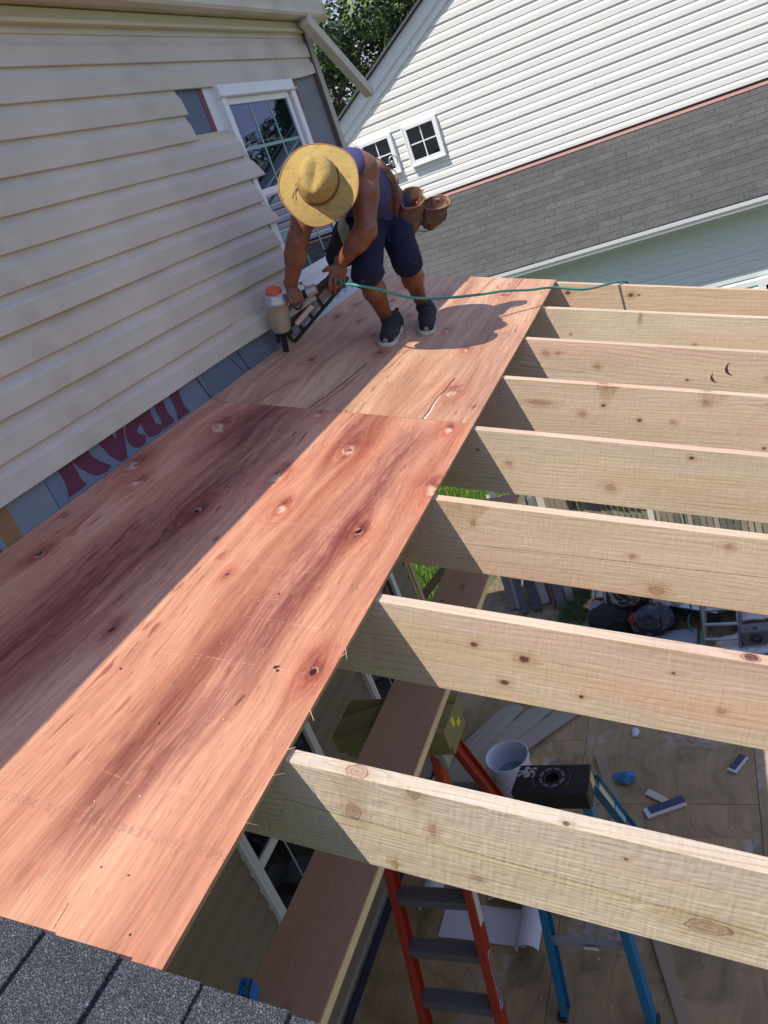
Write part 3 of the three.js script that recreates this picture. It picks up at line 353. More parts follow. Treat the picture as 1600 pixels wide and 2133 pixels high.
// ---------------------------------------------------------------- rafters
{
  const fr = [
    [4, 'farthest rafter, green hose draped across its top edge, one ragged dark knot', { seed: 21, base: [.62, .45, .31], knots: [[.10, .064, .016, 1], [.50, .062, .015, 1], [.55, .060, .006, 1]], freq: 42, fans: [] }],
    [3, 'second rafter from the hose, one tall oval brown knot under its top edge', { seed: 4, base: [.62, .50, .37], knots: [[.585, .04, .017, 0, .55, 1.5], [.2, .15, .005, 1], [.9, .17, .006, 0]], freq: 70, lines: [[.0, .205, .62, .215, 1]] }],
    [2, 'rafter marked by two dark crescent shaped bark cracks', { seed: 13, base: [.61, .46, .35], knots: [[.14, .075, .014, 0], [.20, .07, .01, 0], [.41, .13, .012, 0], [.86, .165, .006, 1], [1.25, .135, .014, 0]], freq: 48, arcs: [[1.07, .09, .036, .008, 2.8, 1.35], [1.0, .138, .028, .007, 2.6, 1.3]], lines: [[-.1, .15, .35, .16, 0]] }],
    [1, 'rafter with a torn fan shaped brown knot below its top edge', { seed: 31, base: [.60, .455, .345], knots: [[.49, .098, .008, 1], [.40, .147, .012, 0], [.80, .15, .009, 0], [.655, .154, .009, 1], [1.19, .235, .007, 1], [.92, .05, .012, 0], [1.2, .04, .012, 0], [.2, .11, .02, 0, 2.5, .6]], freq: 55, fans: [[.5, .055, .11, 1.1], [.95, .07, .10, .6], [1.22, .05, .09, .7]], tk: [[.48, .008, .014, 0], [.92, .005, .012, 0]] }],
    [0, 'rafter under the seam between the red and the tan sheet', { seed: 9, base: [.60, .465, .35], knots: [[.17, .136, .010, 0], [.58, .196, .014, 0], [.86, .037, .008, 1], [.04, .09, .006, 1]], freq: 62 }],
    [-1, 'rafter with soft orange feathered grain, plank end and lawn behind it', { seed: 17, base: [.61, .46, .34], knots: [[.16, .075, .009, 0, 1, 1.4], [.69, .124, .008, 0], [.97, .043, .01, 0], [.78, .241, .015, 0, 1.6, 1.2]], freq: 58, fans: [[.12, .10, .14, .8]], lines: [[.2, .16, 1.3, .13, 0]] }],
    [-2, 'rafter with three round dark knots, rubbish pile showing above it', { seed: 27, base: [.60, .465, .355], knots: [[.30, .095, .0085, 1], [.44, .116, .013, 1], [.39, .209, .011, 1], [.82, .077, .005, 1], [.6, .209, .006, 1], [.95, .171, .008, 0]], freq: 52, tk: [[.99, .019, .017, 1]] }],
    [-3, 'nearest rafter, grey mill scuffed face above the red ladder', { seed: 6, base: [.60, .495, .395], knots: [[.45, -.0, .004, 1], [.35, .107, .016, 0, .6, 1], [.26, .252, .015, 0, .5, 1], [.91, .193, .024, 0, 1.8, .8], [.74, .055, .004, 1], [.45, .226, .008, 0], [.31, .0, .03, 0, .5, 1], [.17, .11, .018, 0, 1, 1.4]], freq: 66, lines: [[.0, .125, 1.4, .19, 1]], fans: [[.17, .06, .13, .5]], tk: [[.18, .022, .019, 0], [.62, .03, .006, 1]] }],
  ];
  for (const [k, label, o] of fr) {
    const t = thing('rafter', label, 'rafter'); t.position.set(0, 0, -k * DR); roofFrame(t);
    const mat = new THREE.MeshStandardMaterial({ map: lumberTex(o), roughness: .72, bumpMap: lumberBump, bumpScale: k === -3 ? .0022 : .0014 });
    // geometry starts at the wall; texture zero sits at u = 1.2
    const g = lumberGeo(3.75, LDEP, .038), u = g.attributes.uv; for (let i = 0; i < u.count; i++) u.setX(i, u.getX(i) - 1.155 / LLEN); g.translate(.045, -.0005, 0); part('board', g, mat, t);
  }
  { const t = thing('ledger_board', 'pale ledger board on the house wall behind the rafter ends', 'ledger'); part('board', bx(.022, -.19, -.02, .036, .286, 5.0, .002), std(.55, .41, .28, .8), t); }
}

// ---------------------------------------------------------------- shingled roof the picture is taken from
{
  const t = thing('shingle_roof', 'dark grey granular shingle roof edge in the near corner', 'roof'); roofFrame(t);
  part('roof_deck', [bx(1.75, -.012, 4.4, 3.5, .05, 4.08), bx(1.75, -.15, 2.52, 3.5, .22, .04)], std(.20, .14, .09, .9), t); part('starter_strip', bx(1.75, PLY + .004, 2.446, 3.5, .007, .205), std(.045, .045, .05, .9), t);
  for (let k = 0; k < 22; k++) {
    const u0 = .0665 + k * .1545; let z = 2.341 + rr(-.001, .0015), first = true;
    while (z < 6.3) { const L = first ? rr(.5, .95) : .96; first = false;
      const g = new RoundedBoxGeometry(.19, .0075, L - .004, 2, .0022); g.rotateZ(.056 + rr(-.003, .003)); g.translate(.19 / 2 - .035 + rr(-.001, .001), PLY + .0125, L / 2); g.translate(u0, 0, z);
      const p = g.attributes.position, u = g.attributes.uv; for (let i = 0; i < p.count; i++) { u.setXY(i, p.getX(i) + k * .37, p.getZ(i) + k * .71); const w = noise(p.getZ(i) * 9, k * 3.1) - .5; p.setY(i, p.getY(i) + w * .003); }
      part('shingle', g, nearGran, t); z += L; }
  }
}
// ---------------------------------------------------------------- neighbouring white house
{
  const nb = thing('white_house', 'white sided gable house with a grey shingled lower roof beyond the plywood', 'house');
  const AX = .55, AY = 3.56, PI_ = .572, EZ = -8.70, EY = -1.262, FY = -.085, LZ = -9.08;   // apex, gable pitch, eave, flashing height, lower wall plane
  const rakeX = (y, side) => AX + side * (AY - .28 - y) / PI_;
  // bodies
  { const s = new THREE.Shape(); s.moveTo(-5.3, -4.6); s.lineTo(6.9, -4.6); s.lineTo(6.9, .10); s.lineTo(AX, AY - .33); s.lineTo(-5.3, .10); s.closePath(); const g = new THREE.ExtrudeGeometry(s, { depth: 9.4, bevelEnabled: false }); g.translate(0, 0, GZ - 9.42); part('wall', g, std(.45, .45, .44, .8), nb); }
  part('lower_wall', bx(.8, -3.0, (LZ + GZ) / 2 - .02, 12.0, 3.2, GZ - LZ > 0 ? .1 : LZ - GZ - .04), std(.4, .42, .43, .8), nb);
  // gable siding: double courses, joined at staggered panel ends
  const E = .1134; let n = 0;
  for (let y = FY + .015; y < AY - .4; y += E, n++) {
    const xa = rakeX(y + E * .2, -1) - .05, xb = rakeX(y + E * .2, 1) + .05; let x = xa; const off = ((Math.floor(n / 2) * 1.37) % 3.6);
    let cut = Math.min(xb, -3.3 + off); const cuts = []; while (cut < xb - .2) { if (cut > xa + .3) cuts.push(cut); cut += 3.66; } cuts.push(xb);
    for (const c of cuts) { const L = c - x, g = sweep(dutch(E, n % 2 ? .0135 : .022), L + .012, Math.max(2, Math.ceil(L / .9)), (q) => [0, (fbm((q + x) * .35, n * .53, 2) - .5) * .012]); g.translate(x, y, GZ + rr(0, .002)); part('siding_panel', g, whiteSiding, nb); x = c; }
  }
  // rake boards and the main roof
  for (const s of [-1, 1]) {
    const d = V(s / PI_, -1, 0).normalize(), a = V(AX, AY, GZ), b = V(AX + s * 3.95 / PI_, AY - 3.95, GZ), nrm = V(s * PI_, 1, 0).normalize();
    const mv = (o, z) => [a.clone().addScaledVector(nrm, o).add(V(0, 0, z)), b.clone().addScaledVector(nrm, o).add(V(0, 0, z))];
    let [p, q] = mv(-.09, .075); part('rake_board', beam(p, q, .03, .17, nrm, .004), M.white, nb);
    [p, q] = mv(-.235, .030); part('rake_trim', beam(p, q, .03, .10, nrm, .004), M.white, nb);
    [p, q] = mv(-.181, .045); part('rake_soffit', beam(p, q, .05, .012, nrm), M.trim, nb);
    [p, q] = mv(.02, .06); part('roof_edge', beam(p, q, .26, .025, nrm), std(.10, .10, .11, .9), nb);
    const g = new THREE.BoxGeometry(7.9, .12, 9.6); g.rotateZ(-s * Math.atan(PI_)); g.translate(AX + s * 3.95 * Math.cos(Math.atan(PI_)) * .98, AY - 3.95 * Math.sin(Math.atan(PI_)) * .98 - .02, GZ - 4.78); part('roof', g, farGran[0], nb);
    void d;
  }
  // two small square windows, 2 by 2 lights
  for (const x0 of [-2.885, -2.100]) {
    const w = pgroup('window', nb, x0 < -2.5 ? 'small square window half hidden behind the man' : 'small square window standing clear beside the man'), W = .57, y0 = .475, y1 = 1.065, z = GZ + .02, f = (xa, xb, ya, yb, za, zb) => bx((xa + xb) / 2, (ya + yb) / 2, (za + zb) / 2, xb - xa, yb - ya, zb - za, .004);
    part('frame', [f(x0, x0 + .06, y0, y1, z, z + .055), f(x0 + W - .06, x0 + W, y0, y1, z, z + .055), f(x0 + .06, x0 + W - .06, y1 - .055, y1, z, z + .054), f(x0 + .06, x0 + W - .06, y0, y0 + .07, z, z + .054), f(x0 - .012, x0 + W + .012, y0 - .02, y0 + .012, z, z + .075), f(x0 + W - .012, x0 + W + .012, y0, y1 + .01, z, z + .065), f(x0 - .012, x0 + .012, y0, y1 + .01, z, z + .065)], M.white, w);
    part('pane', f(x0 + .05, x0 + W - .05, y0 + .06, y1 - .05, z, z + .012), glassFar, w);
    const cx = x0 + W / 2, cy = (y0 + y1) / 2 + .008; part('muntin', f(cx - .010, cx + .010, y0 + .07, y1 - .055, z + .013, z + .024), M.white, w); part('muntin', f(x0 + .06, x0 + W - .06, cy - .010, cy + .010, z + .013, z + .0235), M.white, w);
  }
  // lower shed roof: flashing and three tab shingles
  const run = EZ - GZ, drop = FY - .02 - EY, SL = Math.hypot(run, drop), ang = Math.atan2(drop, run);
  const rf = pgroup('lower_roof', nb, 'grey three tab shingle roof below the gable'); rf.position.set(0, FY - .02, GZ + .02); rf.rotation.x = ang;   // local z runs down the slope, y is up from it
  part('roof_deck', bx(.8, -.03, SL / 2, 12.4, .05, SL), std(.08, .08, .08, .9), rf);
  part('flashing', [bx(.8, .026, .04, 12.3, .006, .075)], std(.33, .185, .165, .55), rf, 'brick red metal flashing strip where roof meets siding'); part('upstand', bx(.8, .045, .003, 12.3, .045, .006), std(.05, .035, .04, .6), rf);
  const rows = 15, ex = (SL - .06) / rows; let made = 0; const rest = [[], [], [], []];
  for (let r = rows - 1; r >= 0; r--) for (let c = 0; c < 8; c++) {
    const x0 = -3.6 + c * .9144 + (r % 6) * .1524 - .3; if (x0 > 4.4) continue;
    const tabs = []; for (let k = 0; k < 3; k++) { const dz = rr(-.003, .003), g = new THREE.BoxGeometry(.3048 - .0035, .0045, ex + .05); g.rotateX(-.034); g.translate(k * .3048 + .1524, .0125, -.025 + ex / 2 + dz); g.translate(x0, 0, .06 + r * ex); const p = g.attributes.position, u = g.attributes.uv; for (let i = 0; i < p.count; i++) u.setXY(i, p.getX(i), p.getZ(i)); tabs.push(g); }
    part('shingle', mg(tabs), farGran[(rnd() * 4) | 0], rf); made++;
  }
  for (let r = 0; r < rows; r++) for (const [xa, xb] of [[-5.4, -3.6 + (r % 6) * .1524 - .3], [-3.6 + 8 * .9144 + (r % 6) * .1524 - .3, 7.0]]) { const g = new THREE.BoxGeometry(xb - xa, .006, ex + .05); g.rotateX(-.034); g.translate((xa + xb) / 2, .0125, .06 + r * ex - .025 + ex / 2); const p = g.attributes.position, u = g.attributes.uv; for (let i = 0; i < p.count; i++) u.setXY(i, p.getX(i), p.getZ(i)); rest[0].push(g); }
  const ro = part('shingle_field', mg(rest[0]), farGran[1], rf); ro.userData.kind = 'stuff'; void made;
  // gutter, fascia, soffit and the shaded wall under it
  { const gp = [[0, -.10], [.075, -.10], [.09, -.085], [.092, -.06], [.112, -.035], [.118, .012], [.108, .012], [.104, -.03], [.08, -.06], [.078, -.09], [.01, -.09], [.01, .012], [0, .012]]; const g = sweep(gp, 12.4, 14, (x) => [0, (fbm(x * .3, 4, 2) - .5) * .01]); g.translate(-5.4, EY - .005, EZ); part('gutter', g, M.white, nb); part('gutter_trough', bx(.8, EY - .035, EZ + .055, 12.3, .01, .09), M.dark, nb); }
  part('fascia', bx(.8, EY - .09, EZ - .012, 12.4, .15, .02), std(.60, .60, .54, .6), nb);
  for (let x = -5.3; x < 6.9; x += .31) part('soffit_panel', bx(x + .15, EY - .155, (EZ + LZ) / 2, .303, .01, EZ - LZ + .02), std(.50, .48, .38, .7), nb);
  for (let k = 0; k < 24; k++) { const y = EY - .17 - (k + 1) * .1134; const g = sweep(dutch(.1134, k % 2 ? .020 : .026), 12.2, 12, (x) => [0, (fbm(x * .3, k, 2) - .5) * .006]); g.translate(-5.3, y, LZ + .005); part('siding_panel', g, blueSiding, nb); }
  const w = pgroup('window', nb, 'top of a white framed window just above the farthest rafter'); part('frame', [bx(3.02, -2.42, LZ + .035, 1.0, .10, .07, .004), bx(2.56, -2.95, LZ + .035, .09, .98, .068, .004), bx(3.48, -2.95, LZ + .035, .09, .98, .068, .004), bx(3.02, -3.48, LZ + .035, 1.0, .10, .07, .004)], M.white, w); part('pane', bx(3.02, -2.95, LZ + .02, .9, 1.0, .02), glassFar, w);
}

// ---------------------------------------------------------------- trees
function tree(label, group, x, z, trunkTop, cx, cy, cz, R, N, leaf, seed, pale, cs = .20) {
  seedState = seed; const t = thing('tree', label, 'tree', group);
  const limbs = [cylAB(V(x, GROUND, z), V(mix(x, cx, .5), trunkTop, mix(z, cz, .5)), .32, .20, 12)], cl = [];
  for (let i = 0; i < 46; i++) { let d; do { d = V(rr(-1, 1), rr(-1, 1), rr(-1, 1)); } while (d.length() > 1 || d.length() < .35); const p = V(cx + d.x * R[0], cy + d.y * R[1], cz + d.z * R[2]); cl.push([p, rr(.5, 1.1) * R[0] * cs]); if (i < 9) { const b = V(mix(x, cx, .6), rr(trunkTop - 1.2, cy), mix(z, cz, .6)); const m = b.clone().lerp(p, .5).add(V(rr(-.3, .3), rr(.1, .5), rr(-.3, .3))); limbs.push(tube([b, m, p], rr(.025, .07), 8, 5)); } }
  part('trunk', limbs, std(.045, .036, .028, .9), t);
  const pos = [], nor = [], col = [], idx = [];
  for (let i = 0; i < N; i++) {
    const [c, r] = cl[(rnd() * cl.length) | 0]; let d; do { d = V(rr(-1, 1), rr(-1, 1), rr(-1, 1)); } while (d.length() > 1); const q = Math.pow(d.length(), .4); d.normalize();
    const p = c.clone().addScaledVector(d, r * q).add(V(0, -r * .1, 0)), up = V(d.x + rr(-.7, .7), d.y * .6 + .7 + rr(-.5, .5), d.z + rr(-.7, .7)).normalize(), s = leaf * rr(.6, 1.25);
    const ax = V(rr(-1, 1), rr(-.6, .2), rr(-1, 1)).cross(up).normalize(), ay = up.clone().cross(ax), k = pos.length / 3;
    const L = [[0, -.1, 0], [.42, .28, -.06], [.16, .42, .03], [0, 1, -.12], [-.16, .42, .03], [-.42, .28, -.06]];
    for (const [a, b, h] of L) { const v = p.clone().addScaledVector(ax, a * s).addScaledVector(ay, b * s).addScaledVector(up, h * s); pos.push(v.x, v.y, v.z); nor.push(up.x, up.y, up.z); }
    const w = rr(.55, 1.4) * (1 + pale), y = rnd() < .12 ? 1.7 : 1; const C = [.052 * w * y * 1.1, .098 * w * y, .026 * w]; for (let e = 0; e < 6; e++) col.push(...C);
    idx.push(k, k + 1, k + 2, k, k + 2, k + 4, k + 2, k + 3, k + 4, k, k + 4, k + 5);
  }
  const g = new THREE.BufferGeometry(); g.setAttribute('position', new THREE.Float32BufferAttribute(pos, 3)); g.setAttribute('normal', new THREE.Float32BufferAttribute(nor, 3)); g.setAttribute('color', new THREE.Float32BufferAttribute(col, 3)); g.setIndex(idx);
  part('crown', g, new THREE.MeshPhysicalMaterial({ vertexColors: true, roughness: .55, side: THREE.DoubleSide }), t);
}
tree('tall leafy maple filling the gap between the eave and the white gable', null, -8.4, -21.5, 1.4, -6.4, 3.8, -21.5, [4.6, 4.2, 2.4], 34000, .165, 101, .30);
tree('dark maple behind the eave, seen past the loose downspout', null, -11.5, -27, .5, -11.0, 2.6, -27, [5.0, 4.4, 3.0], 16000, .22, 203, -.15);
tree('broad tree mirrored in the pane beside the blue sky', null, 11.0, -20, -1, 11.0, -.4, -20, [4.0, 3.2, 2.6], 22000, .26, 307, 0, .34);
tree('taller tree mirrored in the pane against the white gable edge', null, 8.0, -21, -.5, 8.0, 1.7, -21, [1.3, 3.6, 2.0], 9000, .22, 409, 0, .40);
seedState = 999;
// ---------------------------------------------------------------- the man, bent over the nail gun
{
  const man = thing('person', 'man in a straw hat, navy tank top and shorts, bending to nail the plywood', 'person');
  const P = [.580, .495, -1.262], W1 = [.598, .585, -1.12], CH = [.612, .655, -.95], SH = [.605, .69, -.83], NK = [.602, .69, -.745], HD = [.588, .662, -.645];
  const sR = [.718, .678, -.885], eR = [.683, .428, -.762], wR = [.489, .320, -.777], sL = [.478, .675, -.775], eL = [.385, .49, -.635], wL = [.262, .308, -.645];
  const hA = [.540, .462, -1.195], kA = [.566, .222, -.88], aA = [.502, -.055, -1.085], hB = [.622, .438, -1.32], kB = [.704, .190, -1.105], aB = [.618, -.085, -1.365];
  const lerp = (a, b, t) => a.map((v, i) => v + (b[i] - v) * t), add = (a, b) => a.map((v, i) => v + b[i]);
  const torso = [cap(P, W1, .118, .112), cap(W1, CH, .112, .126), cap(CH, SH, .126, .095), cap(add(hA, [0, .03, .02]), add(hB, [.01, .03, .02]), .098, .098), cap(add(SH, [-.09, .0, .02]), add(SH, [.09, .0, -.02]), .075, .075)];
  const armR = [cap(sR, lerp(sR, eR, .4), .074, .066), cap(lerp(sR, eR, .4), eR, .066, .048), cap(eR, lerp(eR, wR, .3), .049, .051), cap(lerp(eR, wR, .3), wR, .051, .031)];
  const armL = [cap(sL, lerp(sL, eL, .45), .072, .060), cap(lerp(sL, eL, .45), eL, .060, .047), cap(eL, lerp(eL, wL, .3), .048, .049), cap(lerp(eL, wL, .3), wL, .049, .031)];
  const legs = [cap(hA, kA, .088, .056), cap(kA, lerp(kA, aA, .35), .053, .055), cap(lerp(kA, aA, .35), aA, .055, .033), cap(hB, kB, .088, .056), cap(kB, lerp(kB, aB, .35), .053, .055), cap(lerp(kB, aB, .35), aB, .055, .033)];
  const neck = [cap(SH, NK, .075, .06), cap(NK, HD, .060, .07)];
  // head: top of the skull points along the hat normal; the face looks down towards the nail gun
  const up = V(.357, .413, .838).normalize(), fw = V(-.25, -.70, .60), fwd = fw.sub(up.clone().multiplyScalar(fw.dot(up))).normalize(), sd = up.clone().cross(fwd);
  const hp = (a, b, c) => { const v = VA(HD).addScaledVector(sd, a).addScaledVector(up, b).addScaledVector(fwd, c); return [v.x, v.y, v.z]; };
  const head = [cap(hp(0, .035, -.015), hp(0, .02, .02), .088, .080), cap(hp(0, -.03, .03), hp(0, -.075, .055), .066, .046)];
  const skinM = new THREE.MeshPhysicalMaterial({ map: dataTex(512, 512, (i, j) => { const n = fbm(i / 60, j / 60, 4), h = noise(i / 2.2, j / 9), m = .80 + (n - .5) * .55 + (h - .5) * .16; return [.275 * m, .103 * m, .058 * m]; }, { repeat: [4, 4] }), roughness: .40, bumpMap: grayTex(256, 256, (i, j) => .5 + (noise(i / 3, j / 3) - .5) * .5 + (fbm(i / 40, j / 40, 3) - .5)), bumpScale: .004 });
  const bodyF = (() => { const a = blend(torso, .07), b = blend(armR, .03), c = blend(armL, .03), d = blend(legs, .035), e = blend(neck, .04); return (x, y, z) => smin(smin(smin(smin(a(x, y, z), b(x, y, z), .045), c(x, y, z), .045), d(x, y, z), .05), e(x, y, z), .05); })();
  const gb = sdfMesh(bodyF, [.18, -.16, -1.62], [.90, .84, -.50], .0105);
  // head in finer cells, with nose, brow, lips, ears
  const headF = (() => { const h = blend(head, .05), nose = blend([cap(hp(0, .0, .095), hp(0, -.035, .112), .010, .014)], .01), lip = cap(hp(-.02, -.066, .098), hp(.02, -.066, .098), .007, .007), e1 = cap(hp(.084, -.0, .0), hp(.088, -.035, .006), .014, .010), e2 = cap(hp(-.084, -.0, .0), hp(-.088, -.035, .006), .014, .010), s1 = cap(hp(.030, .008, .098), hp(.034, .008, .098), .012, .012), s2 = cap(hp(-.030, .008, .098), hp(-.034, .008, .098), .012, .012), nk = cap(NK, HD, .058, .06); return (x, y, z) => { let d = smin(h(x, y, z), nk(x, y, z), .03); d = -smin(-d, s1(x, y, z), .012); d = -smin(-d, s2(x, y, z), .012); d = smin(d, nose(x, y, z), .014); d = smin(d, lip(x, y, z), .008); d = smin(d, e1(x, y, z), .008); return smin(d, e2(x, y, z), .008); }; })();
  const gh = sdfMesh(headF, [HD[0] - .17, HD[1] - .17, HD[2] - .17], [HD[0] + .17, HD[1] + .17, HD[2] + .17], .0042);
  const hand = (w, knuck, mid, tip, thumb, palmR) => {
    const rad = [.0098, .0102, .0098, .0088], fing = knuck.map((k, i) => blend([cap(k, mid[i], rad[i] + .0012, rad[i]), cap(mid[i], lerp(mid[i], tip[i], .6), rad[i], rad[i] - .0008), cap(lerp(mid[i], tip[i], .6), tip[i], rad[i] - .0008, rad[i] - .002)], .004));
    const palm = blend([...knuck.map((k, i) => cap(lerp(w, knuck[i], .25), k, palmR, rad[i] + .003)), cap(add(w, [0, .03, 0]).map((v, i) => w[i] + (w[i] - lerp(knuck[1], knuck[2], .5)[i]) * .35), w, .030, .027)], .014);
    const th = blend([cap(thumb[0], thumb[1], .0135, .0118), cap(thumb[1], thumb[2], .0118, .009)], .006);
    const all = [...knuck, ...mid, ...tip, ...thumb, w], lo = [0, 1, 2].map((c) => Math.min(...all.map((p) => p[c])) - .045), hi = [0, 1, 2].map((c) => Math.max(...all.map((p) => p[c])) + .045);
    return sdfMesh((x, y, z) => { let d = palm(x, y, z); for (const f of fing) d = smin(d, f(x, y, z), .006); return smin(d, th(x, y, z), .012); }, lo, hi, .0032);
  };
  const gR = hand(wR, [[.451, .291, -.724], [.468, .287, -.744], [.487, .284, -.764], [.503, .287, -.782]], [[.432, .250, -.709], [.450, .243, -.729], [.468, .240, -.750], [.486, .244, -.770]], [[.410, .212, -.724], [.427, .203, -.747], [.447, .202, -.769], [.467, .208, -.789]], [[.468, .317, -.752], [.447, .322, -.722], [.420, .318, -.722]], .0145);
  const gL = hand(wL, [[.250, .272, -.612], [.268, .268, -.618], [.282, .264, -.632], [.291, .262, -.652]], [[.252, .238, -.604], [.271, .234, -.612], [.285, .231, -.628], [.293, .231, -.650]], [[.240, .220, -.640], [.258, .216, -.650], [.272, .214, -.664], [.282, .216, -.682]], [[.240, .283, -.650], [.226, .262, -.676], [.236, .243, -.694]], .0145);
  part('body', mg([gb, gh, gR, gL]), skinM, man);
  const hairM = std(.012, .010, .009, .6); part('hair', sdfMesh((() => { const h = cap(hp(0, .04, -.025), hp(0, .025, .0), .094, .088); return (x, y, z) => { const v = V(x - HD[0], y - HD[1], z - HD[2]); return Math.max(h(x, y, z), -(v.dot(up) + .035 - v.dot(fwd) * .6)); }; })(), [HD[0] - .16, HD[1] - .16, HD[2] - .16], [HD[0] + .16, HD[1] + .16, HD[2] + .16], .006), hairM, man);
  // eyes
  part('eye', [1, -1].map((s) => { const g = new THREE.SphereGeometry(.010, 12, 8); g.translate(...hp(s * .031, .006, .084)); return g; }), std(.5, .48, .45, .2), man);
  // tank top and shorts hug the same field
  const navy = new THREE.MeshPhysicalMaterial({ color: new THREE.Color().setRGB(.050, .045, .165), roughness: .85, sheen: .4, sheenRoughness: .6, bumpMap: grayTex(256, 256, (i, j) => fbm(i / 30, j / 12, 3)), bumpScale: .006 });
  const tf = blend(torso, .07), aR = cap(add(sR, [.015, -.005, 0]), eR, .088, .085), aL = cap(add(sL, [-.015, -.005, 0]), eL, .086, .085), nkc = cap(add(NK, [0, .05, .05]), HD, .085, .11);
  const shirtF = (x, y, z) => { const fold = .004 * Math.sin(z * 42 + x * 20 + 3 * noise(x * 14, y * 14 + z * 6)) * sstep(-.9, -1.2, z) + .007 * (Math.abs(fbm(x * 8 + y * 4, z * 11 + y * 7, 3) - .5) * 2 - .4); let d = tf(x, y, z) - .010 - fold; d = -smin(-d, aR(x, y, z), .008); d = -smin(-d, aL(x, y, z), .008); d = -smin(-d, nkc(x, y, z), .008); return Math.max(d, -(z + 1.26)); };
  part('tank_top', sdfMesh(shirtF, [.36, .34, -1.30], [.86, .86, -.66], .0068), navy, man);
  const dots = dataTex(512, 512, (i, j) => { const c = 64, a = (i % c) - 32, b = ((j + (Math.floor(i / c) % 2) * 32) % c) - 32; const w = fbm(i / 30, j / 30, 3); return Math.hypot(a, b) < 1.9 ? [.14, .14, .18] : [.005 + w * .004, .006 + w * .004, .024 + w * .018]; }, { repeat: [2.3, 2.3] });
  const shortsM = new THREE.MeshStandardMaterial({ map: dots, roughness: .9, bumpMap: navy.bumpMap, bumpScale: .006 });
  const kA2 = lerp(kA, aA, .07), kB2 = lerp(kB, aB, .05), dA = VA(aA).sub(VA(kA)).normalize(), dB = VA(aB).sub(VA(kB)).normalize();
  const thA = blend([cap(hA, kA, .102, .079), cap(kA, lerp(kA, aA, .4), .079, .084)], .02), thB = blend([cap(hB, kB, .102, .077), cap(kB, lerp(kB, aB, .35), .077, .082)], .02), pel = blend([cap(P, lerp(P, W1, .45), .126, .122), cap(add(hA, [0, .03, .02]), add(hB, [.01, .03, .02]), .107, .107)], .05);
  const cutA = (x, y, z) => (x - kA2[0]) * dA.x + (y - kA2[1]) * dA.y + (z - kA2[2]) * dA.z - .0, cutB = (x, y, z) => (x - kB2[0]) * dB.x + (y - kB2[1]) * dB.y + (z - kB2[2]) * dB.z - .0;
  const wr = (x, y, z) => .008 * (Math.abs(fbm(x * 9 + z * 4, y * 13 - z * 6 + 3, 3) - .5) * 2 - .4) + .004 * Math.sin(y * 55 + 4 * noise(x * 13, z * 13)) * noise(x * 9 + 3, y * 9 + z * 7);
  part('shorts', sdfMesh((x, y, z) => { const f = wr(x, y, z); return smin(Math.max(thA(x, y, z) - f, cutA(x, y, z)), smin(Math.max(thB(x, y, z) - f, cutB(x, y, z)), pel(x, y, z) - f, .04), .035); }, [.36, .0, -1.52], [.86, .72, -.70], .0085), shortsM, man);
  // shoes
  const shoe = (heel, toe, ank, side) => {
    const g = pgroup('shoe', man), f = VA(toe).sub(VA(heel)).normalize(), n = V(ST, CT, 0), s = n.clone().cross(f).normalize(), o = VA(heel);
    const q = (x, y, z) => { const v = o.clone().addScaledVector(s, x).addScaledVector(n, y).addScaledVector(f, z); return [v.x, v.y, v.z]; };
    const up2 = blend([cap(q(0, .058, .05), q(0, .055, .15), .042, .044), cap(q(0, .055, .15), q(.004 * side, .042, .245), .044, .040), cap(q(0, .07, .06), lerp(q(0, .07, .06), ank, .72), .044, .046), cap(q(0, .055, .035), q(0, .10, .025), .030, .020)], .03);
    const shF = (x, y, z) => Math.max(up2(x, y, z), -((x - o.x) * n.x + (y - o.y) * n.y + (z - o.z) * n.z - .013)); const c = q(0, .06, .14), R = .24;
    part('upper', sdfMesh(shF, [c[0] - R, c[1] - R * .75, c[2] - R], [c[0] + R, c[1] + R * .8, c[2] + R], .0065), new THREE.MeshStandardMaterial({ color: new THREE.Color().setRGB(.016, .018, .026), roughness: .85, bumpMap: grayTex(128, 128, (i, j) => ((i >> 2) + (j >> 2)) % 2), bumpScale: .001 }), g);
    const S = new THREE.Shape(); const out = [[-.034, .01], [-.040, .06], [-.037, .12], [-.047, .19], [-.045, .245], [-.024, .288], [.004, .294], [.032, .276], [.048, .24], [.049, .19], [.040, .12], [.041, .05], [.030, .006], [0, -.004]]; S.moveTo(out[0][0] * side, out[0][1]); S.splineThru([...out.slice(1), out[0]].map((p) => new THREE.Vector2(p[0] * side, p[1])));
    const sg = new THREE.ExtrudeGeometry(S, { depth: .010, bevelEnabled: true, bevelSize: .003, bevelThickness: .005, bevelSegments: 2, curveSegments: 8 }); sg.applyMatrix4(new THREE.Matrix4().makeBasis(s, f.clone(), n).setPosition(o.clone().addScaledVector(n, .005))); if (new THREE.Matrix4().makeBasis(s, f, n).determinant() < 0) { const ix = sg.attributes.position; for (let i = 0; i < ix.count; i += 3) for (const at of ['position', 'normal', 'uv']) { const A = sg.attributes[at], z = A.itemSize; for (let c2 = 0; c2 < z; c2++) { const t = A.array[(i + 1) * z + c2]; A.array[(i + 1) * z + c2] = A.array[(i + 2) * z + c2]; A.array[(i + 2) * z + c2] = t; } } sg.computeVertexNormals(); }
    part('sole', sg, std(.52, .50, .45, .7), g);
    part('toe_cap', (() => { const gg = new THREE.SphereGeometry(.036, 14, 10); gg.scale(.5, .55, .40); gg.applyMatrix4(new THREE.Matrix4().makeBasis(s, n, f).setPosition(VA(q(.004 * side, .036, .272)))); return gg; })(), std(.30, .28, .26, .6), g);
    // tick mark on the outer side, laces, pull tab
    const tick = [[.085, .052], [.105, .034], [.145, .046], [.20, .066]].map(([z, y], i) => VA(q(side * (.047 - i * .0006), y, z)));
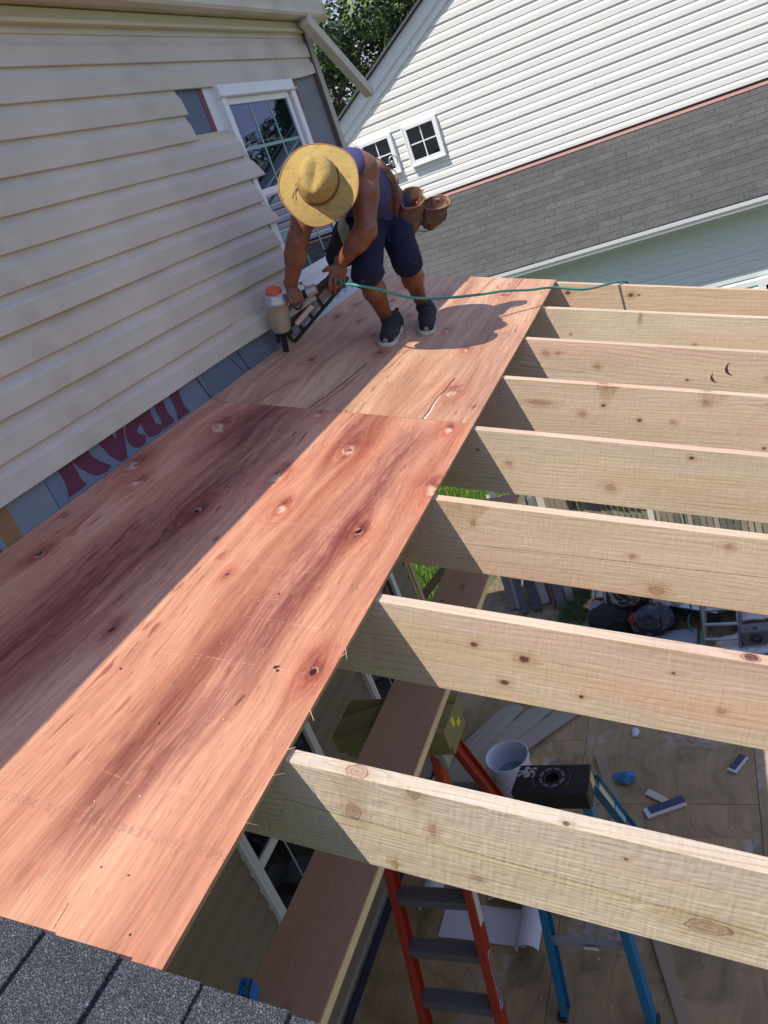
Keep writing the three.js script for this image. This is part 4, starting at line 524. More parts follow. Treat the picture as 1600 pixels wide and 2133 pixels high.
    part('tick_mark', [tube(tick.slice(0, 3), .0035, 12, 6), cylAB(tick[2], tick[3], .0032, .0008, 6)], M.white, g);
    part('lace', [0, 1, 2, 3].map((i) => { const z = .135 + i * .022, y = .102 - i * .008; return tube([VA(q(-.022, y - .008, z)), VA(q(0, y + .004, z + .006)), VA(q(.022, y - .008, z))], .0028, 10, 5); }).concat([tube([VA(q(.0, .11, .13)), VA(q(.022 * side, .125, .15)), VA(q(.034 * side, .105, .16)), VA(q(.008, .10, .14))], .002, 14, 5)]), M.black, g);
    part('pull_tab', beam(VA(q(0, .10, .0)), VA(q(0, .125, -.008)), .022, .005, f, .002), M.black, g);
  };
  shoe(RP(.525, PLY, -1.165).toArray(), RP(.545, PLY, -.885).toArray(), aA, 1);
  shoe(RP(.640, PLY, -1.395).toArray(), RP(.722, PLY, -1.02).toArray().map((v, i) => v), aB, 1);
  // straw hat
  const hat = pgroup('straw_hat', man), hc = V(.614, .698, -.587), F = new THREE.Matrix4().makeBasis(sd, up, sd.clone().cross(up)).setPosition(hc);
  const straw = dataTex(512, 512, (i, j) => { const a = ((i >> 2) + (j >> 2)) % 2, n = fbm(i / 40, j / 40, 4), m = (.86 + a * .10 + (n - .5) * .32) * (1 - .16 * sstep(.62, .75, fbm(i / 90 + 3, j / 90, 3))); return [.56 * m, .385 * m, .125 * m]; }, { repeat: [7, 7] });
  const strawM = new THREE.MeshPhysicalMaterial({ map: straw, roughness: .75, bumpMap: grayTex(256, 256, (i, j) => ((i >> 2) + (j >> 2)) % 2 ? .8 : .3), bumpScale: .0009 }); strawM.bumpMap.repeat.set(14, 14);
  const brimY = (r, a) => { const t = (r - .09) / .115; return -.010 * t - .030 * t * t * Math.pow(Math.abs(Math.sin(a)), 2) + .012 * t * t * Math.pow(Math.cos(a), 2) + .004 * Math.sin(3 * a + 1) * t; };
  const RB = (a) => .180 + .004 * Math.abs(Math.sin(a)) + .003 * Math.sin(5 * a);
  { const pos = [], uv = [], idx = [], NA = 72, NR = 8; for (const up3 of [1, 0]) for (let r = 0; r <= NR; r++) for (let a = 0; a <= NA; a++) { const A = a / NA * 6.28319, rad = mix(.080, RB(A), r / NR); pos.push(Math.cos(A) * rad, brimY(rad, A) + (up3 ? .0028 : 0), Math.sin(A) * rad); uv.push(Math.cos(A) * rad, Math.sin(A) * rad); }
    const st = (NR + 1) * (NA + 1); for (let r = 0; r < NR; r++) for (let a = 0; a < NA; a++) { const k = r * (NA + 1) + a; idx.push(k, k + 1, k + NA + 1, k + 1, k + NA + 2, k + NA + 1); idx.push(st + k, st + k + NA + 1, st + k + 1, st + k + 1, st + k + NA + 1, st + k + NA + 2); }
    const g = meshFrom(pos, uv, idx); g.applyMatrix4(F); part('brim', g, strawM, hat);
    const rim = []; for (let a = 0; a < NA; a++) { const A = a / NA * 6.28319, rad = RB(A); rim.push(V(Math.cos(A) * rad, brimY(rad, A) + .0015, Math.sin(A) * rad)); } const tg = tube(rim, .0042, 144, 6, true); tg.applyMatrix4(F); part('binding', tg, std(.30, .15, .06, .7), hat); }
  { const pos = [], uv = [], idx = [], NA = 56, NR = 16; for (let r = 0; r <= NR; r++) for (let a = 0; a <= NA; a++) { const A = a / NA * 6.28319, t = r / NR; let rad, y; if (t < .62) { const q = t / .62; rad = mix(.092, .080, q) + .004 * Math.sin(q * 3.1); y = q * .088; } else { const q = (t - .62) / .38; rad = .080 * Math.cos(q * Math.PI / 2 * .999); y = .088 + .034 * Math.sin(q * Math.PI / 2); } const x = Math.cos(A) * rad * .95, z = Math.sin(A) * rad * 1.10; const dent = .026 * Math.exp(-(x * x) / .0006) * Math.exp(-Math.pow((z - .018) / .06, 2)) * sstep(.05, .11, y), pinch = 1 - .20 * sstep(.05, .115, y) * sstep(-.02, .08, z); pos.push(x * pinch, y - dent, z); uv.push(A * .09, y + rad * .4); }
    for (let r = 0; r < NR; r++) for (let a = 0; a < NA; a++) { const k = r * (NA + 1) + a; idx.push(k, k + NA + 1, k + 1, k + 1, k + NA + 1, k + NA + 2); } const g = meshFrom(pos, uv, idx); g.applyMatrix4(F); part('crown', g, strawM, hat); }
  { const ring = (rx, rz, y, r) => { const p = []; for (let a = 0; a < 40; a++) { const A = a / 40 * 6.28319; p.push(V(Math.cos(A) * rx, y, Math.sin(A) * rz)); } const g = tube(p, r, 100, 6, true); g.applyMatrix4(F); return g; }; part('hat_band', [ring(.0905, .104, .008, .0045), ring(.0905, .104, .0135, .0035)], std(.20, .075, .035, .7), hat);
    const c = (P2) => { const g = tube(P2.map((p) => V(...p)), .0020, 20, 6); g.applyMatrix4(F); return g; }; part('hat_cord', [c([[-.094, .012, .03], [-.105, .006, .055], [-.108, .004, .085]]), c([[-.094, .012, .03], [-.098, .006, .060], [-.090, .006, .088]]), c([[-.096, .020, .025], [-.100, .012, .033], [-.092, .010, .038]])], std(.55, .32, .14, .7), hat); }
}

// ---------------------------------------------------------------- tool belt
{
  const b = thing('tool_belt', 'worn brown leather tool belt with two open pouches on the man', 'tool belt');
  const lt = dataTex(512, 512, (i, j) => { const n = fbm(i / 40, j / 40, 4), m = fbm(i / 9, j / 9, 3); const q = .55 + n * .7 + (m - .5) * .35; return [.125 * q, .050 * q, .029 * q]; }, { repeat: [3, 3] });
  const leather = new THREE.MeshPhysicalMaterial({ map: lt, roughness: .55, bumpMap: grayTex(256, 256, (i, j) => fbm(i / 8, j / 8, 4)), bumpScale: .003 }), tan = std(.36, .20, .10, .7), inner = std(.30, .18, .10, .8);
  const C0 = V(.588, .535, -1.205), ax = V(.10, .52, .84).normalize(), e1 = V(1, .05, .05).sub(ax.clone().multiplyScalar(V(1, .05, .05).dot(ax))).normalize(), e2 = ax.clone().cross(e1);
  const ringG = (w, r1, r2, th, off, y0, y1) => { const pos = [], uv = [], idx = [], N = 60; for (let a = 0; a <= N; a++) { const A = mix(y0, y1, a / N), rw = w * (1 + .15 * Math.sin(A * 2 + 1)); for (const [h, t] of [[-rw / 2, 0], [rw / 2, 0], [rw / 2, th], [-rw / 2, th]]) { const p = C0.clone().addScaledVector(e1, Math.cos(A) * (r1 + t)).addScaledVector(e2, Math.sin(A) * (r2 + t)).addScaledVector(ax, h + off); pos.push(p.x, p.y, p.z); uv.push(A * .16, h); } } for (let a = 0; a < N; a++) for (let k = 0; k < 4; k++) { const p = a * 4 + k, q = a * 4 + (k + 1) % 4; idx.push(p, q, p + 4, q, q + 4, p + 4); } return toCreasedNormals(meshFrom(pos, uv, idx), .7); };
  part('belt', ringG(.085, .136, .130, .006, .0, 0, 6.2832), leather, b); part('pad', ringG(.17, .130, .126, .012, -.03, -1.4, 1.9), leather, b);
  // open pouches: lofted from rim to bottom
  const pouch = (rim, bot, au, av, ru, rv, depthTilt, lab) => {
    const g = pgroup('pouch', b, lab), pos = [], uv = [], idx = [], N = 40, H = 12, top = VA(rim), bo = VA(bot), U = VA(au).normalize(), Vv = VA(av).normalize();
    const loop = (t, th) => { const c = top.clone().lerp(bo, t), k = t < .75 ? mix(1, .86, t / .75) : mix(.86, .30, (t - .75) / .25), r = []; for (let a = 0; a <= N; a++) { const A = a / N * 6.28319; r.push(c.clone().addScaledVector(U, Math.cos(A) * (ru * k - th)).addScaledVector(Vv, Math.sin(A) * (rv * (t < .5 ? mix(1, .8, t * 2) : mix(.8, .35, t * 2 - 1)) - th)).add(V(0, (1 - t) * depthTilt * Math.cos(A), 0)).add(V((noise(a * .35, t * 4 + rim[0] * 9) - .5) * .040 * (a % N ? 1 : 0), 0, 0))); } return r; };
    const rows = []; for (let h = 0; h <= H; h++) rows.push(loop(1 - h / H, 0)); for (let h = 0; h <= H; h++) rows.push(loop(h / H * .9, .004));
    rows.forEach((r, h) => r.forEach((p, a) => { pos.push(p.x, p.y, p.z); uv.push(a / N * .5, h * .02); })); for (let h = 0; h < rows.length - 1; h++) for (let a = 0; a < N; a++) { const k = h * (N + 1) + a; idx.push(k, k + 1, k + N + 1, k + 1, k + N + 2, k + N + 1); }
    part('bag', toCreasedNormals(meshFrom(pos, uv, idx), 1.0), leather, g); part('rim_edge', tube(loop(0, .002).slice(0, N), .0038, 90, 6, true), tan, g); return loop;
  };
  const l1 = pouch([.758, .472, -1.325], [.703, .305, -1.29], [.32, .06, -.90], [.52, -.62, .50], .118, .074, .004, 'larger leather pouch with a ring and an orange tool clip');
  const l2 = pouch([.835, .398, -1.475], [.775, .285, -1.435], [.55, -.05, -.62], [.60, -.60, .50], .084, .058, .004, 'smaller leather pouch holding two shiny nail heads');
  part('hip_wrap', sdfMesh((() => { const t = blend([cap([.580, .495, -1.262], [.598, .585, -1.12], .118, .112), cap([.598, .585, -1.12], [.612, .655, -.95], .112, .126)], .07), r = cap([.715, .655, -1.19], [.735, .44, -1.27], .075, .105); return (x, y, z) => -smin(-(t(x, y, z) - .034 - .006 * noise(x * 30, y * 30 + z * 20)), -r(x, y, z), .01); })(), [.56, .30, -1.42], [.86, .78, -1.06], .0075), leather, b); part('ring', (() => { const g = new THREE.TorusGeometry(.017, .0022, 8, 24); g.rotateY(.9); g.translate(.765, .405, -1.275); return g; })(), M.steel, b);
  part('tool_clip', beam(V(.785, .445, -1.300), V(.782, .405, -1.293), .012, .010, V(0, 0, 1), .003), std(.75, .16, .02, .5), b);
  part('nail', [0, 1].map((i) => cylAB(V(.842 + i * .010, .39, -1.475), V(.846 + i * .010, .415, -1.462), .003, .006, 8)), M.steel, b);
  part('thong', [tube([V(.722, .652, -1.22), V(.734, .61, -1.205), V(.728, .575, -1.19)], .0035, 14, 6), tube([V(.722, .652, -1.22), V(.756, .615, -1.22), V(.755, .56, -1.20)], .0035, 14, 6)], tan, b, 'pale leather thong hanging from the belt buckle');
  part('buckle', [bx(.722, .662, -1.225, .03, .008, .045, .003), bx(.742, .658, -1.248, .012, .03, .012, .003)], M.steel, b); part('tape_hook', (() => { const g = new THREE.TorusGeometry(.022, .003, 8, 24); g.rotateY(.5); g.translate(.748, .672, -1.255); return g; })(), M.steel, b);
  part('cord', tube([V(.748, .37, -1.345), V(.762, .325, -1.36), V(.785, .305, -1.39), V(.768, .285, -1.38), V(.735, .30, -1.34)], .003, 30, 6), M.black, b);
  // black nylon bag hanging in front of the thighs
  const fp = blend([cap([.47, .44, -1.04], [.42, .34, -.93], .065, .055), cap([.50, .42, -1.08], [.45, .33, -.97], .07, .05), cap([.415, .36, -.945], [.41, .315, -.90], .045, .03)], .03);
  part('front_bag', sdfMesh((x, y, z) => fp(x, y, z) - .004 * Math.sin(x * 90 + z * 60), [.32, .24, -1.20], [.62, .54, -.82], .008), std(.010, .011, .013, .8), b, 'black nylon bag hanging between the arms');
  part('front_tool', [cylAB(V(.372, .445, -.93), V(.395, .43, -.955), .004, .004, 6), cylAB(V(.36, .39, -.925), V(.40, .38, -.96), .008, .008, 8)], std(.06, .09, .02, .5), b); void l1; void l2; void inner;
}

// ---------------------------------------------------------------- nail gun and hose
{
  const g = thing('nail_gun', 'pneumatic framing nailer, silver canister with orange cap, nose on the plywood', 'nail gun');
  const tip = V(.064, -.003, -.707), a = V(.322, .912, .254).normalize(), md = V(.40, .225, -.118).normalize(), m = md.clone().sub(a.clone().multiplyScalar(md.dot(a))).normalize(), s = m.clone().cross(a);
  const B = new THREE.Matrix4().makeBasis(m, a, s).setPosition(tip), L = (geo) => { geo.applyMatrix4(B); return geo; }, lp = (x, y, z = 0) => tip.clone().addScaledVector(m, x).addScaledVector(a, y).addScaledVector(s, z);
  const mgM = new THREE.MeshPhysicalMaterial({ color: new THREE.Color().setRGB(.52, .47, .38), roughness: .42, metalness: .25, map: dataTex(256, 256, (i, j) => { const n = .72 + fbm(i / 30, j / 30, 4) * .5; return [n, n * .98, n * .94]; }) });
  const prof = [[0, .13], [.046, .13], [.050, .14], [.053, .19], [.056, .25], [.058, .282], [.066, .286], [.068, .298], [.068, .306], [.060, .312], [.056, .328], [.047, .340], [.0, .342]].map((p) => new THREE.Vector2(...p));
  part('canister', L(new THREE.LatheGeometry(prof, 40)), mgM, g);
  part('canister_head', L(new THREE.LatheGeometry([[.0, .3421], [.0472, .3405], [.0562, .3285], [.0602, .3125], [.0685, .3065], [.0685, .2975], [.0665, .288]].reverse().map((p) => new THREE.Vector2(...p)), 40)), new THREE.MeshStandardMaterial({ color: new THREE.Color().setRGB(.50, .50, .52), roughness: .35, metalness: .5 }), g);
  for (let k = 0; k < 4; k++) { const A = k * 1.5708 + .5; part('bolt', L((() => { const q = new THREE.CapsuleGeometry(.007, .03, 4, 10); q.translate(Math.cos(A) * .064, .287, Math.sin(A) * .064); return q; })()), M.steel, g); }
  part('exhaust_cap', L((() => { const q = new THREE.CylinderGeometry(.038, .042, .014, 32); q.translate(0, .349, 0); return q; })()), std(.72, .10, .025, .5), g);
  part('warning_label', L((() => { const q = new THREE.CylinderGeometry(.0575, .0545, .07, 12, 1, true, 2.05, .42); q.translate(0, .235, 0); return q; })()), std(.20, .03, .015, .5, { side: THREE.DoubleSide }), g);
  part('badge', L((() => { const q = new THREE.CylinderGeometry(.0578, .0556, .045, 12, 1, true, 2.12, .2); q.translate(0, .243, 0); return q; })()), std(.55, .45, .35, .5, { side: THREE.DoubleSide }), g);
  part('nose', [L(bx(.0, .055, 0, .030, .11, .026, .004)), L(bx(.014, .115, 0, .075, .035, .045, .006)), L(bx(-.004, .012, 0, .020, .03, .020, .003)), L(bx(.012, .004, .008, .006, .012, .004)), L(bx(-.028, .10, 0, .018, .08, .02, .004))], M.black, g);
  // magazine: two rails with rungs between, along the slanted direction
  const mdir = md, mp = mdir.clone().cross(s).normalize(); if (mp.dot(a) < 0) mp.negate(); const o = tip.clone().addScaledVector(a, .055).addScaledVector(m, .012), q = (x, y, z = 0) => o.clone().addScaledVector(mdir, x).addScaledVector(mp, y).addScaledVector(s, z);
  part('magazine', [beam(q(0, .045), q(.45, .045), .020, .022, mp, .003), beam(q(.02, -.035), q(.43, -.030), .018, .016, mp, .003), ...[.02, .10, .18, .26, .34, .42].map((x) => beam(q(x, -.03), q(x + .022, .04), .016, .018, mdir, .003)), beam(q(.40, .0), q(.45, .01), .02, .085, mp, .004)], M.black, g);
  part('magazine_rail', beam(q(.01, .060), q(.45, .060), .016, .007, mp, .002), std(.10, .10, .11, .3, { metalness: .6 }), g);
  part('nail_strip', beam(q(.06, .006), q(.42, .010), .006, .045, mp), std(.17, .19, .20, .6), g, 'paper collated nail strip showing through the magazine slots');
  const lab = canvasTex(256, 64, (c, w, h) => { c.fillStyle = '#d8d6d0'; c.fillRect(0, 0, w, h); c.fillStyle = '#b5442c'; c.fillRect(0, 0, w, 12); c.fillStyle = '#555'; for (let r = 0; r < 4; r++) for (let x = 8; x < w - 10; x += 5) if (rnd() < .7) c.fillRect(x, 19 + r * 11, 3, 5); });
  { const d = beam(q(.11, .030, .0125), q(.235, .030, .0125), .0016, .030, mp); const p = d.attributes.position, u = d.attributes.uv; for (let i = 0; i < p.count; i++) { const r = VA([p.getX(i), p.getY(i), p.getZ(i)]).sub(o); u.setXY(i, (r.dot(mdir) - .11) / .125, (r.dot(mp) - .015) / .03); } part('label', d, new THREE.MeshStandardMaterial({ map: lab, roughness: .5 }), g); const d2 = d.clone(); d2.translate(-s.x * .025, -s.y * .025, -s.z * .025); part('label', d2, new THREE.MeshStandardMaterial({ map: lab, roughness: .5 }), g); }
  // handle above the magazine, grip, end cap, air plug, bumper ball
  const h0 = V(.185, .232, -.665), h1 = V(.300, .246, -.706), h2 = V(.352, .252, -.723);
  part('handle', cylAB(h0, h1, .024, .022, 20), M.black, g); part('handle_end', [cylAB(h1, h2, .030, .024, 24)], new THREE.MeshStandardMaterial({ color: new THREE.Color().setRGB(.42, .40, .38), roughness: .4, metalness: .4 }), g);
  part('trigger', [tube([V(.215, .215, -.672), V(.235, .185, -.678), V(.26, .20, -.69)], .0045, 14, 6)], M.black, g); part('frame_web', beam(V(.16, .17, -.675), V(.33, .215, -.72), .012, .03, V(0, 1, 0), .004), std(.40, .38, .33, .5), g);
  part('air_plug', [cylAB(h2, V(.432, .274, -.746), .012, .010, 14), cylAB(V(.38, .260, -.731), V(.425, .272, -.744), .015, .015, 14)], std(.05, .045, .04, .4, { metalness: .6 }), g); part('hook_ball', [cylAB(V(.318, .268, -.70), V(.297, .298, -.688), .0016, .0016, 6), (() => { const z = new THREE.SphereGeometry(.0065, 12, 10); z.translate(.296, .300, -.687); return z; })()], M.black, g);
  const hose = [[.432, .274, -.746], [.462, .262, -.752], [.494, .232, -.726], [.558, .219, -.687], [.614, .193, -.686], [.664, .155, -.724], [.695, .093, -.836], [.724, .022, -.998], [.760, -.043, -1.202], [.827, -.092, -1.337], [.952, -.141, -1.46], [1.03, -.177, -1.578], [1.134, -.242, -1.738], [1.217, -.311, -1.972], [1.374, -.396, -2.086], [1.487, -.452, -2.307], [1.560, -.490, -2.455], [1.585, -.515, -2.50], [1.592, -.70, -2.53], [1.60, -1.5, -2.60], [1.58, -3.0, -2.75], [1.45, -4.18, -3.2]].map(VA);
  single('air_hose', tube(hose, .0072, 220, 10), std(.045, .26, .21, .45), 'green air hose running from the nail gun over the farthest rafter', 'hose');
}
// ---------------------------------------------------------------- porch floor
seedState = 4242;
{
  const f = new THREE.Group(); f.name = 'porch_floor'; f.userData = { kind: 'structure' }; scene.add(f);
  const t = dataTex(1024, 1024, (i, j) => {
    const x = i / 1024 * 1.5, z = j / 1024 * 1.5, w = fbm(x * 1.2, z * 3, 3), gr = noise(x * 60 + w * 14, z * 3.5), loop = Math.pow(Math.abs(Math.sin((x * 9 + w * 9 + fbm(x * 3, z * 2, 2) * 4))), 6);
    let m = .80 + (w - .5) * .5 + (gr - .5) * .18 - loop * .14 + (fbm(x * 14, z * 14, 3) - .5) * .2; let c = [.43 * m, .295 * m, .150 * m];
    const sp = sstep(.60, .80, fbm(x * 3.1 + 9, z * 3.1 + 2, 5)) * .55 * noise(x * 40, z * 40); c = c.map((v, k) => mix(v, [.50, .49, .48][k], sp)); if (NT[(i * 7919 + j * 104729) & 65535] > .9993) c = [.5, .48, .43]; return c;
  });
  const m = new THREE.MeshStandardMaterial({ map: t, roughness: .85 });
  const panel = (x0, x1, z0, z1) => { const g = bx((x0 + x1) / 2, FLOOR - .0095, (z0 + z1) / 2, x1 - x0 - .004, .019, z1 - z0 - .004), p = g.attributes.position, u = g.attributes.uv; for (let i = 0; i < p.count; i++) u.setXY(i, (p.getX(i) + z0 * .37) / 1.5, (p.getZ(i) + x0 * .73) / 1.5); part('floor_panel', g, m, f); };
  const xs = [-.36, .765, 1.857, 3.0]; for (let i = 0; i < 3; i++) { const zs = i === 1 ? [2.6, 1.6, -.815, -2.1] : [2.6, 1.0, -1.4, -2.1]; for (let k = 0; k < 3; k++) panel(xs[i], xs[i + 1], zs[k + 1], zs[k]); }
  part('floor_base', [bx(1.32, FLOOR - .03, .25, 3.36, .018, 4.7), bx(1.32, FLOOR - .16, -2.08, 3.36, .24, .04), bx(2.98, FLOOR - .16, .25, .04, .24, 4.7)], std(.16, .11, .07, .9), f);
  const bits = []; for (let i = 0; i < 170; i++) { const g = new THREE.BoxGeometry(rr(.003, .012), .002, rr(.002, .007)); g.rotateY(rr(0, 6)); g.translate(rr(.2, 2.4), FLOOR + .0015, rr(-1.9, .9)); bits.push(g); }
  const o = single('floor_crumbs', mg(bits), std(.55, .52, .46, .8), 'pale crumbs and chips scattered over the dark porch floor', 'debris'); o.userData.kind = 'stuff';
}
// ---------------------------------------------------------------- work plank on the block and the red ladder
{
  const o = { seed: 41, late: .10, saw: .02, base: [.50, .335, .225], knots: [[1.5, .1, .012, 1], [.6, .15, .012, 0], [.4, .07, .010, 1]], freq: 40, arcs: [[.50, .09, .03, .006, -2.4, .9]] };
  const t = thing('work_plank', 'long reddish brown scaffold plank running under the rafters', 'plank'); const mat = new THREE.MeshStandardMaterial({ map: lumberTex(o), roughness: .8, bumpMap: lumberBump, bumpScale: .001 });
  const g = lumberGeo(4.1, .300, .040); g.rotateX(-Math.PI / 2); g.rotateY(Math.PI / 2); g.translate(.422, -1.5415, 2.35); part('board', g, mat, t); part('edge_strip', bx(.7235, -1.5415, .30, .003, .036, 4.09), std(.80, .58, .32, .7), t, 'raw yellow sawn edge of the plank');
  const b = thing('post_block', 'short green tinted treated timber block under the plank on the ladder top', 'timber'); const gm = new THREE.MeshStandardMaterial({ map: lumberTex({ seed: 51, late: .55, base: [.235, .20, .085], knots: [[.2, .1, .02, 0]], freq: 44 }), roughness: .8 });
  const l = (x0, x1, y0, y1, z0, z1) => { const q = lumberGeo(x1 - x0, y1 - y0, z1 - z0); q.translate(x0, y1, (z0 + z1) / 2); return q; };
  part('block', [l(.195, .765, -1.665, -1.563, .215, .470), l(.215, .765, -1.715, -1.666, .240, .445)], gm, b); part('end_tag', [bx(.7665, -1.60, .36, .002, .042, .03), bx(.7665, -1.645, .31, .002, .03, .035)], std(.70, .62, .03, .5), b, 'yellow paper tags on the block end');
}
function ladder(name, label, cfg) {
  const t = thing(name, label, 'stepladder'), { rail, cx, capY, z0, z1, zb, w0, w1, steps } = cfg, H = capY - FLOOR, fx = (y, s) => cx + (cfg.dx || 0) * (capY - y) / H + s * mix(w0, w1, (capY - y) / H), fz = (y) => mix(z0, z1, (capY - y) / H), bz = (y) => mix(z0 - .10, zb, (capY - y) / H);
  const channel = (A, B, out) => [beam(A, B, .018, .075, V(0, 0, 1), .003), beam(A.clone().add(V(out * .016, 0, .036)), B.clone().add(V(out * .016, 0, .036)), .030, .006, V(0, 0, 1), .001), beam(A.clone().add(V(out * .016, 0, -.036)), B.clone().add(V(out * .016, 0, -.036)), .030, .006, V(0, 0, 1), .001)];
  for (const s of [-1, 1]) { part('front_rail', channel(V(fx(capY, s), capY, fz(capY)), V(fx(FLOOR, s), FLOOR + .01, fz(FLOOR)), -s), rail, t); part('back_rail', channel(V(fx(capY, s), capY, bz(capY)), V(fx(FLOOR, s), FLOOR + .01, bz(FLOOR)), s), rail, t); part('foot', bx(fx(FLOOR, s), FLOOR + .018, fz(FLOOR), .045, .036, .09, .006), M.black, t); }
  steps.forEach((y) => part('step', [bx((fx(y, -1) + fx(y, 1)) / 2, y, fz(y) - .01, fx(y, 1) - fx(y, -1), .006, .085, .002), bx((fx(y, -1) + fx(y, 1)) / 2, y - .022, fz(y) + .030, fx(y, 1) - fx(y, -1), .045, .004), bx((fx(y, -1) + fx(y, 1)) / 2, y - .018, fz(y) - .05, fx(y, 1) - fx(y, -1), .035, .004), ...[-.03, -.012, .006, .022].map((q) => bx((fx(y, -1) + fx(y, 1)) / 2, y + .0042, fz(y) + q - .01, fx(y, 1) - fx(y, -1) - .02, .003, .004))], cfg.stepM, t));
  for (const y of cfg.thin || []) part('step', [bx((fx(y, -1) + fx(y, 1)) / 2, y, fz(y), fx(y, 1) - fx(y, -1), .034, .022, .003), bx((fx(y, -1) + fx(y, 1)) / 2, y + .0185, fz(y) - .003, fx(y, 1) - fx(y, -1), .004, .030, .001)], cfg.stepM, t);
  for (const y of [capY - .55, capY - 1.1]) if (y > FLOOR + .1) part('back_brace', bx((fx(y, -1) + fx(y, 1)) / 2, y, bz(y), fx(y, 1) - fx(y, -1), .03, .02, .003), cfg.stepM, t);
  return { t, fx, fz, bz };
}
{
  const redM = std(.36, .028, .010, .5), orange = std(.58, .085, .02, .5);
  const sm = std(.20, .20, .21, .5, { metalness: .5 });
  const L = ladder('red_stepladder', 'orange red fibreglass stepladder standing under the plank', { rail: redM, cx: .435, dx: -.005, capY: -1.745, z0: .355, z1: .845, zb: -.32, w0: .205, w1: .222, steps: [-2.22, -2.497, -2.772, -3.046], stepM: sm });
  part('top_cap', [bx(.435, -1.735, .31, .46, .036, .20, .006)], std(.28, .28, .28, .5), L.t); part('rail_bracket', [bx(.655, -1.80, .36, .05, .09, .085, .006)], std(.35, .35, .34, .45, { metalness: .4 }), L.t, 'grey bracket at the ladder head');
  const st = canvasTex(64, 512, (c, w, h) => { c.fillStyle = '#c8c2ba'; c.fillRect(0, 0, w, h); c.fillStyle = '#111'; c.beginPath(); c.roundRect(8, 8, w - 16, h - 80, 22); c.fill(); c.fillStyle = '#b9b9c0'; for (let y = 30; y < h - 110; y += 36) { c.fillRect(20, y, 24, 6); c.fillRect(20, y + 10, 7, 14); c.fillRect(30 + (y % 3) * 2, y + 13, 14, 6); } c.fillStyle = '#3b6da0'; c.fillRect(10, h - 66, w - 20, 56); });
  const strip = (y0, y1, wd, mat) => { const A = V(L.fx(y0, 1) + .0105, y0, L.fz(y0)), B = V(L.fx(y1, 1) + .0105, y1, L.fz(y1)), g = beam(A, B, .0015, wd, V(0, 0, 1)), p = g.attributes.position, u = g.attributes.uv; for (let i = 0; i < p.count; i++) { const tt = (p.getY(i) - y1) / (y0 - y1); u.setXY(i, (p.getZ(i) - mix(A.z, B.z, 1 - tt)) / wd + .5, tt); } return part('sticker', g, mat, L.t); };
  strip(-2.40, -2.62, .05, std(.62, .58, .5, .6)); strip(-2.76, -3.05, .034, new THREE.MeshStandardMaterial({ map: st, roughness: .5 })); strip(-1.98, -2.12, .045, std(.05, .04, .04, .5));
  void orange;
  const teal = std(.010, .135, .27, .45);
  const K = ladder('blue_stepladder', 'blue stepladder with a black tool tray top standing on the porch floor', { rail: teal, cx: 1.105, dx: -.02, capY: -2.075, z0: .355, z1: .56, zb: -.32, w0: .163, w1: .225, steps: [-2.27, -2.60], thin: [-2.90], stepM: std(.42, .43, .45, .4, { metalness: .6 }) });
  // hollow black tray: rounded slab with a ring of slots round a hole
  const S = new THREE.Shape(); S.moveTo(-.168, -.085); S.lineTo(.168, -.085); S.lineTo(.175, -.07); S.lineTo(.168, .09); S.lineTo(-.158, .09); S.lineTo(-.175, -.07); const hole = new THREE.Path(); hole.absarc(0, .012, .032, 0, 6.2832, true); S.holes.push(hole);
  const tg = new THREE.ExtrudeGeometry(S, { depth: .085, bevelEnabled: true, bevelSize: .003, bevelThickness: .003, bevelSegments: 1, curveSegments: 24 }); tg.rotateX(-Math.PI / 2); tg.translate(1.108, -2.09, .315); part('tool_tray', tg, std(.012, .012, .016, .4), K.t);
  const ring = []; for (let i = 0; i < 8; i++) { const a = i * .7854 + .1, g = new THREE.TorusGeometry(.053, .0075, 6, 8, .62); g.rotateZ(a); g.rotateX(-Math.PI / 2); g.scale(1, .35, 1); g.translate(1.108, -2.002, .303); ring.push(g); } part('slot_ring', ring, std(.13, .13, .16, .45), K.t);
  part('tray_groove', [new THREE.TorusGeometry(.086, .002, 6, 30, 1.3), new THREE.TorusGeometry(.086, .002, 6, 30, 1.3)].map((g, i) => { g.rotateZ(i ? -.65 : 2.5); g.rotateX(-Math.PI / 2); g.translate(1.108, -2.0025, .303); return g; }), std(.09, .09, .11, .5), K.t);
  const pv = []; for (let i = 0; i < 34; i++) { const r0 = rr(.0015, .007), g = new THREE.CylinderGeometry(r0, r0, .0012, 6); g.scale(rr(.6, 2), 1, rr(.6, 1.6)); g.translate(.975 + rr(-.028, .05), -2.0015 + i * .00004, .262 + rr(-.025, .035)); pv.push(g); } part('paint_splash', pv, std(.42, .41, .40, .6), K.t, 'dried whitish paint on the tray corner');
  part('tray_side_label', bx(1.2815, -2.05, .31, .002, .07, .12), std(.62, .42, .20, .5), K.t); const bl = (y0, y1, w, m) => { const A = V(K.fx(y0, 1) + .011, y0, K.bz(y0)), B = V(K.fx(y1, 1) + .011, y1, K.bz(y1)); part('sticker', beam(A, B, .0015, w, V(0, 0, 1)), m, K.t); }; bl(-2.16, -2.40, .06, std(.66, .58, .44, .5)); bl(-2.42, -2.60, .055, std(.30, .45, .55, .5)); bl(-2.62, -2.74, .05, std(.12, .10, .35, .5)); part('step_label', bx(1.10, -2.90, .5105, .07, .022, .002), std(.6, .6, .6, .5), K.t);
}
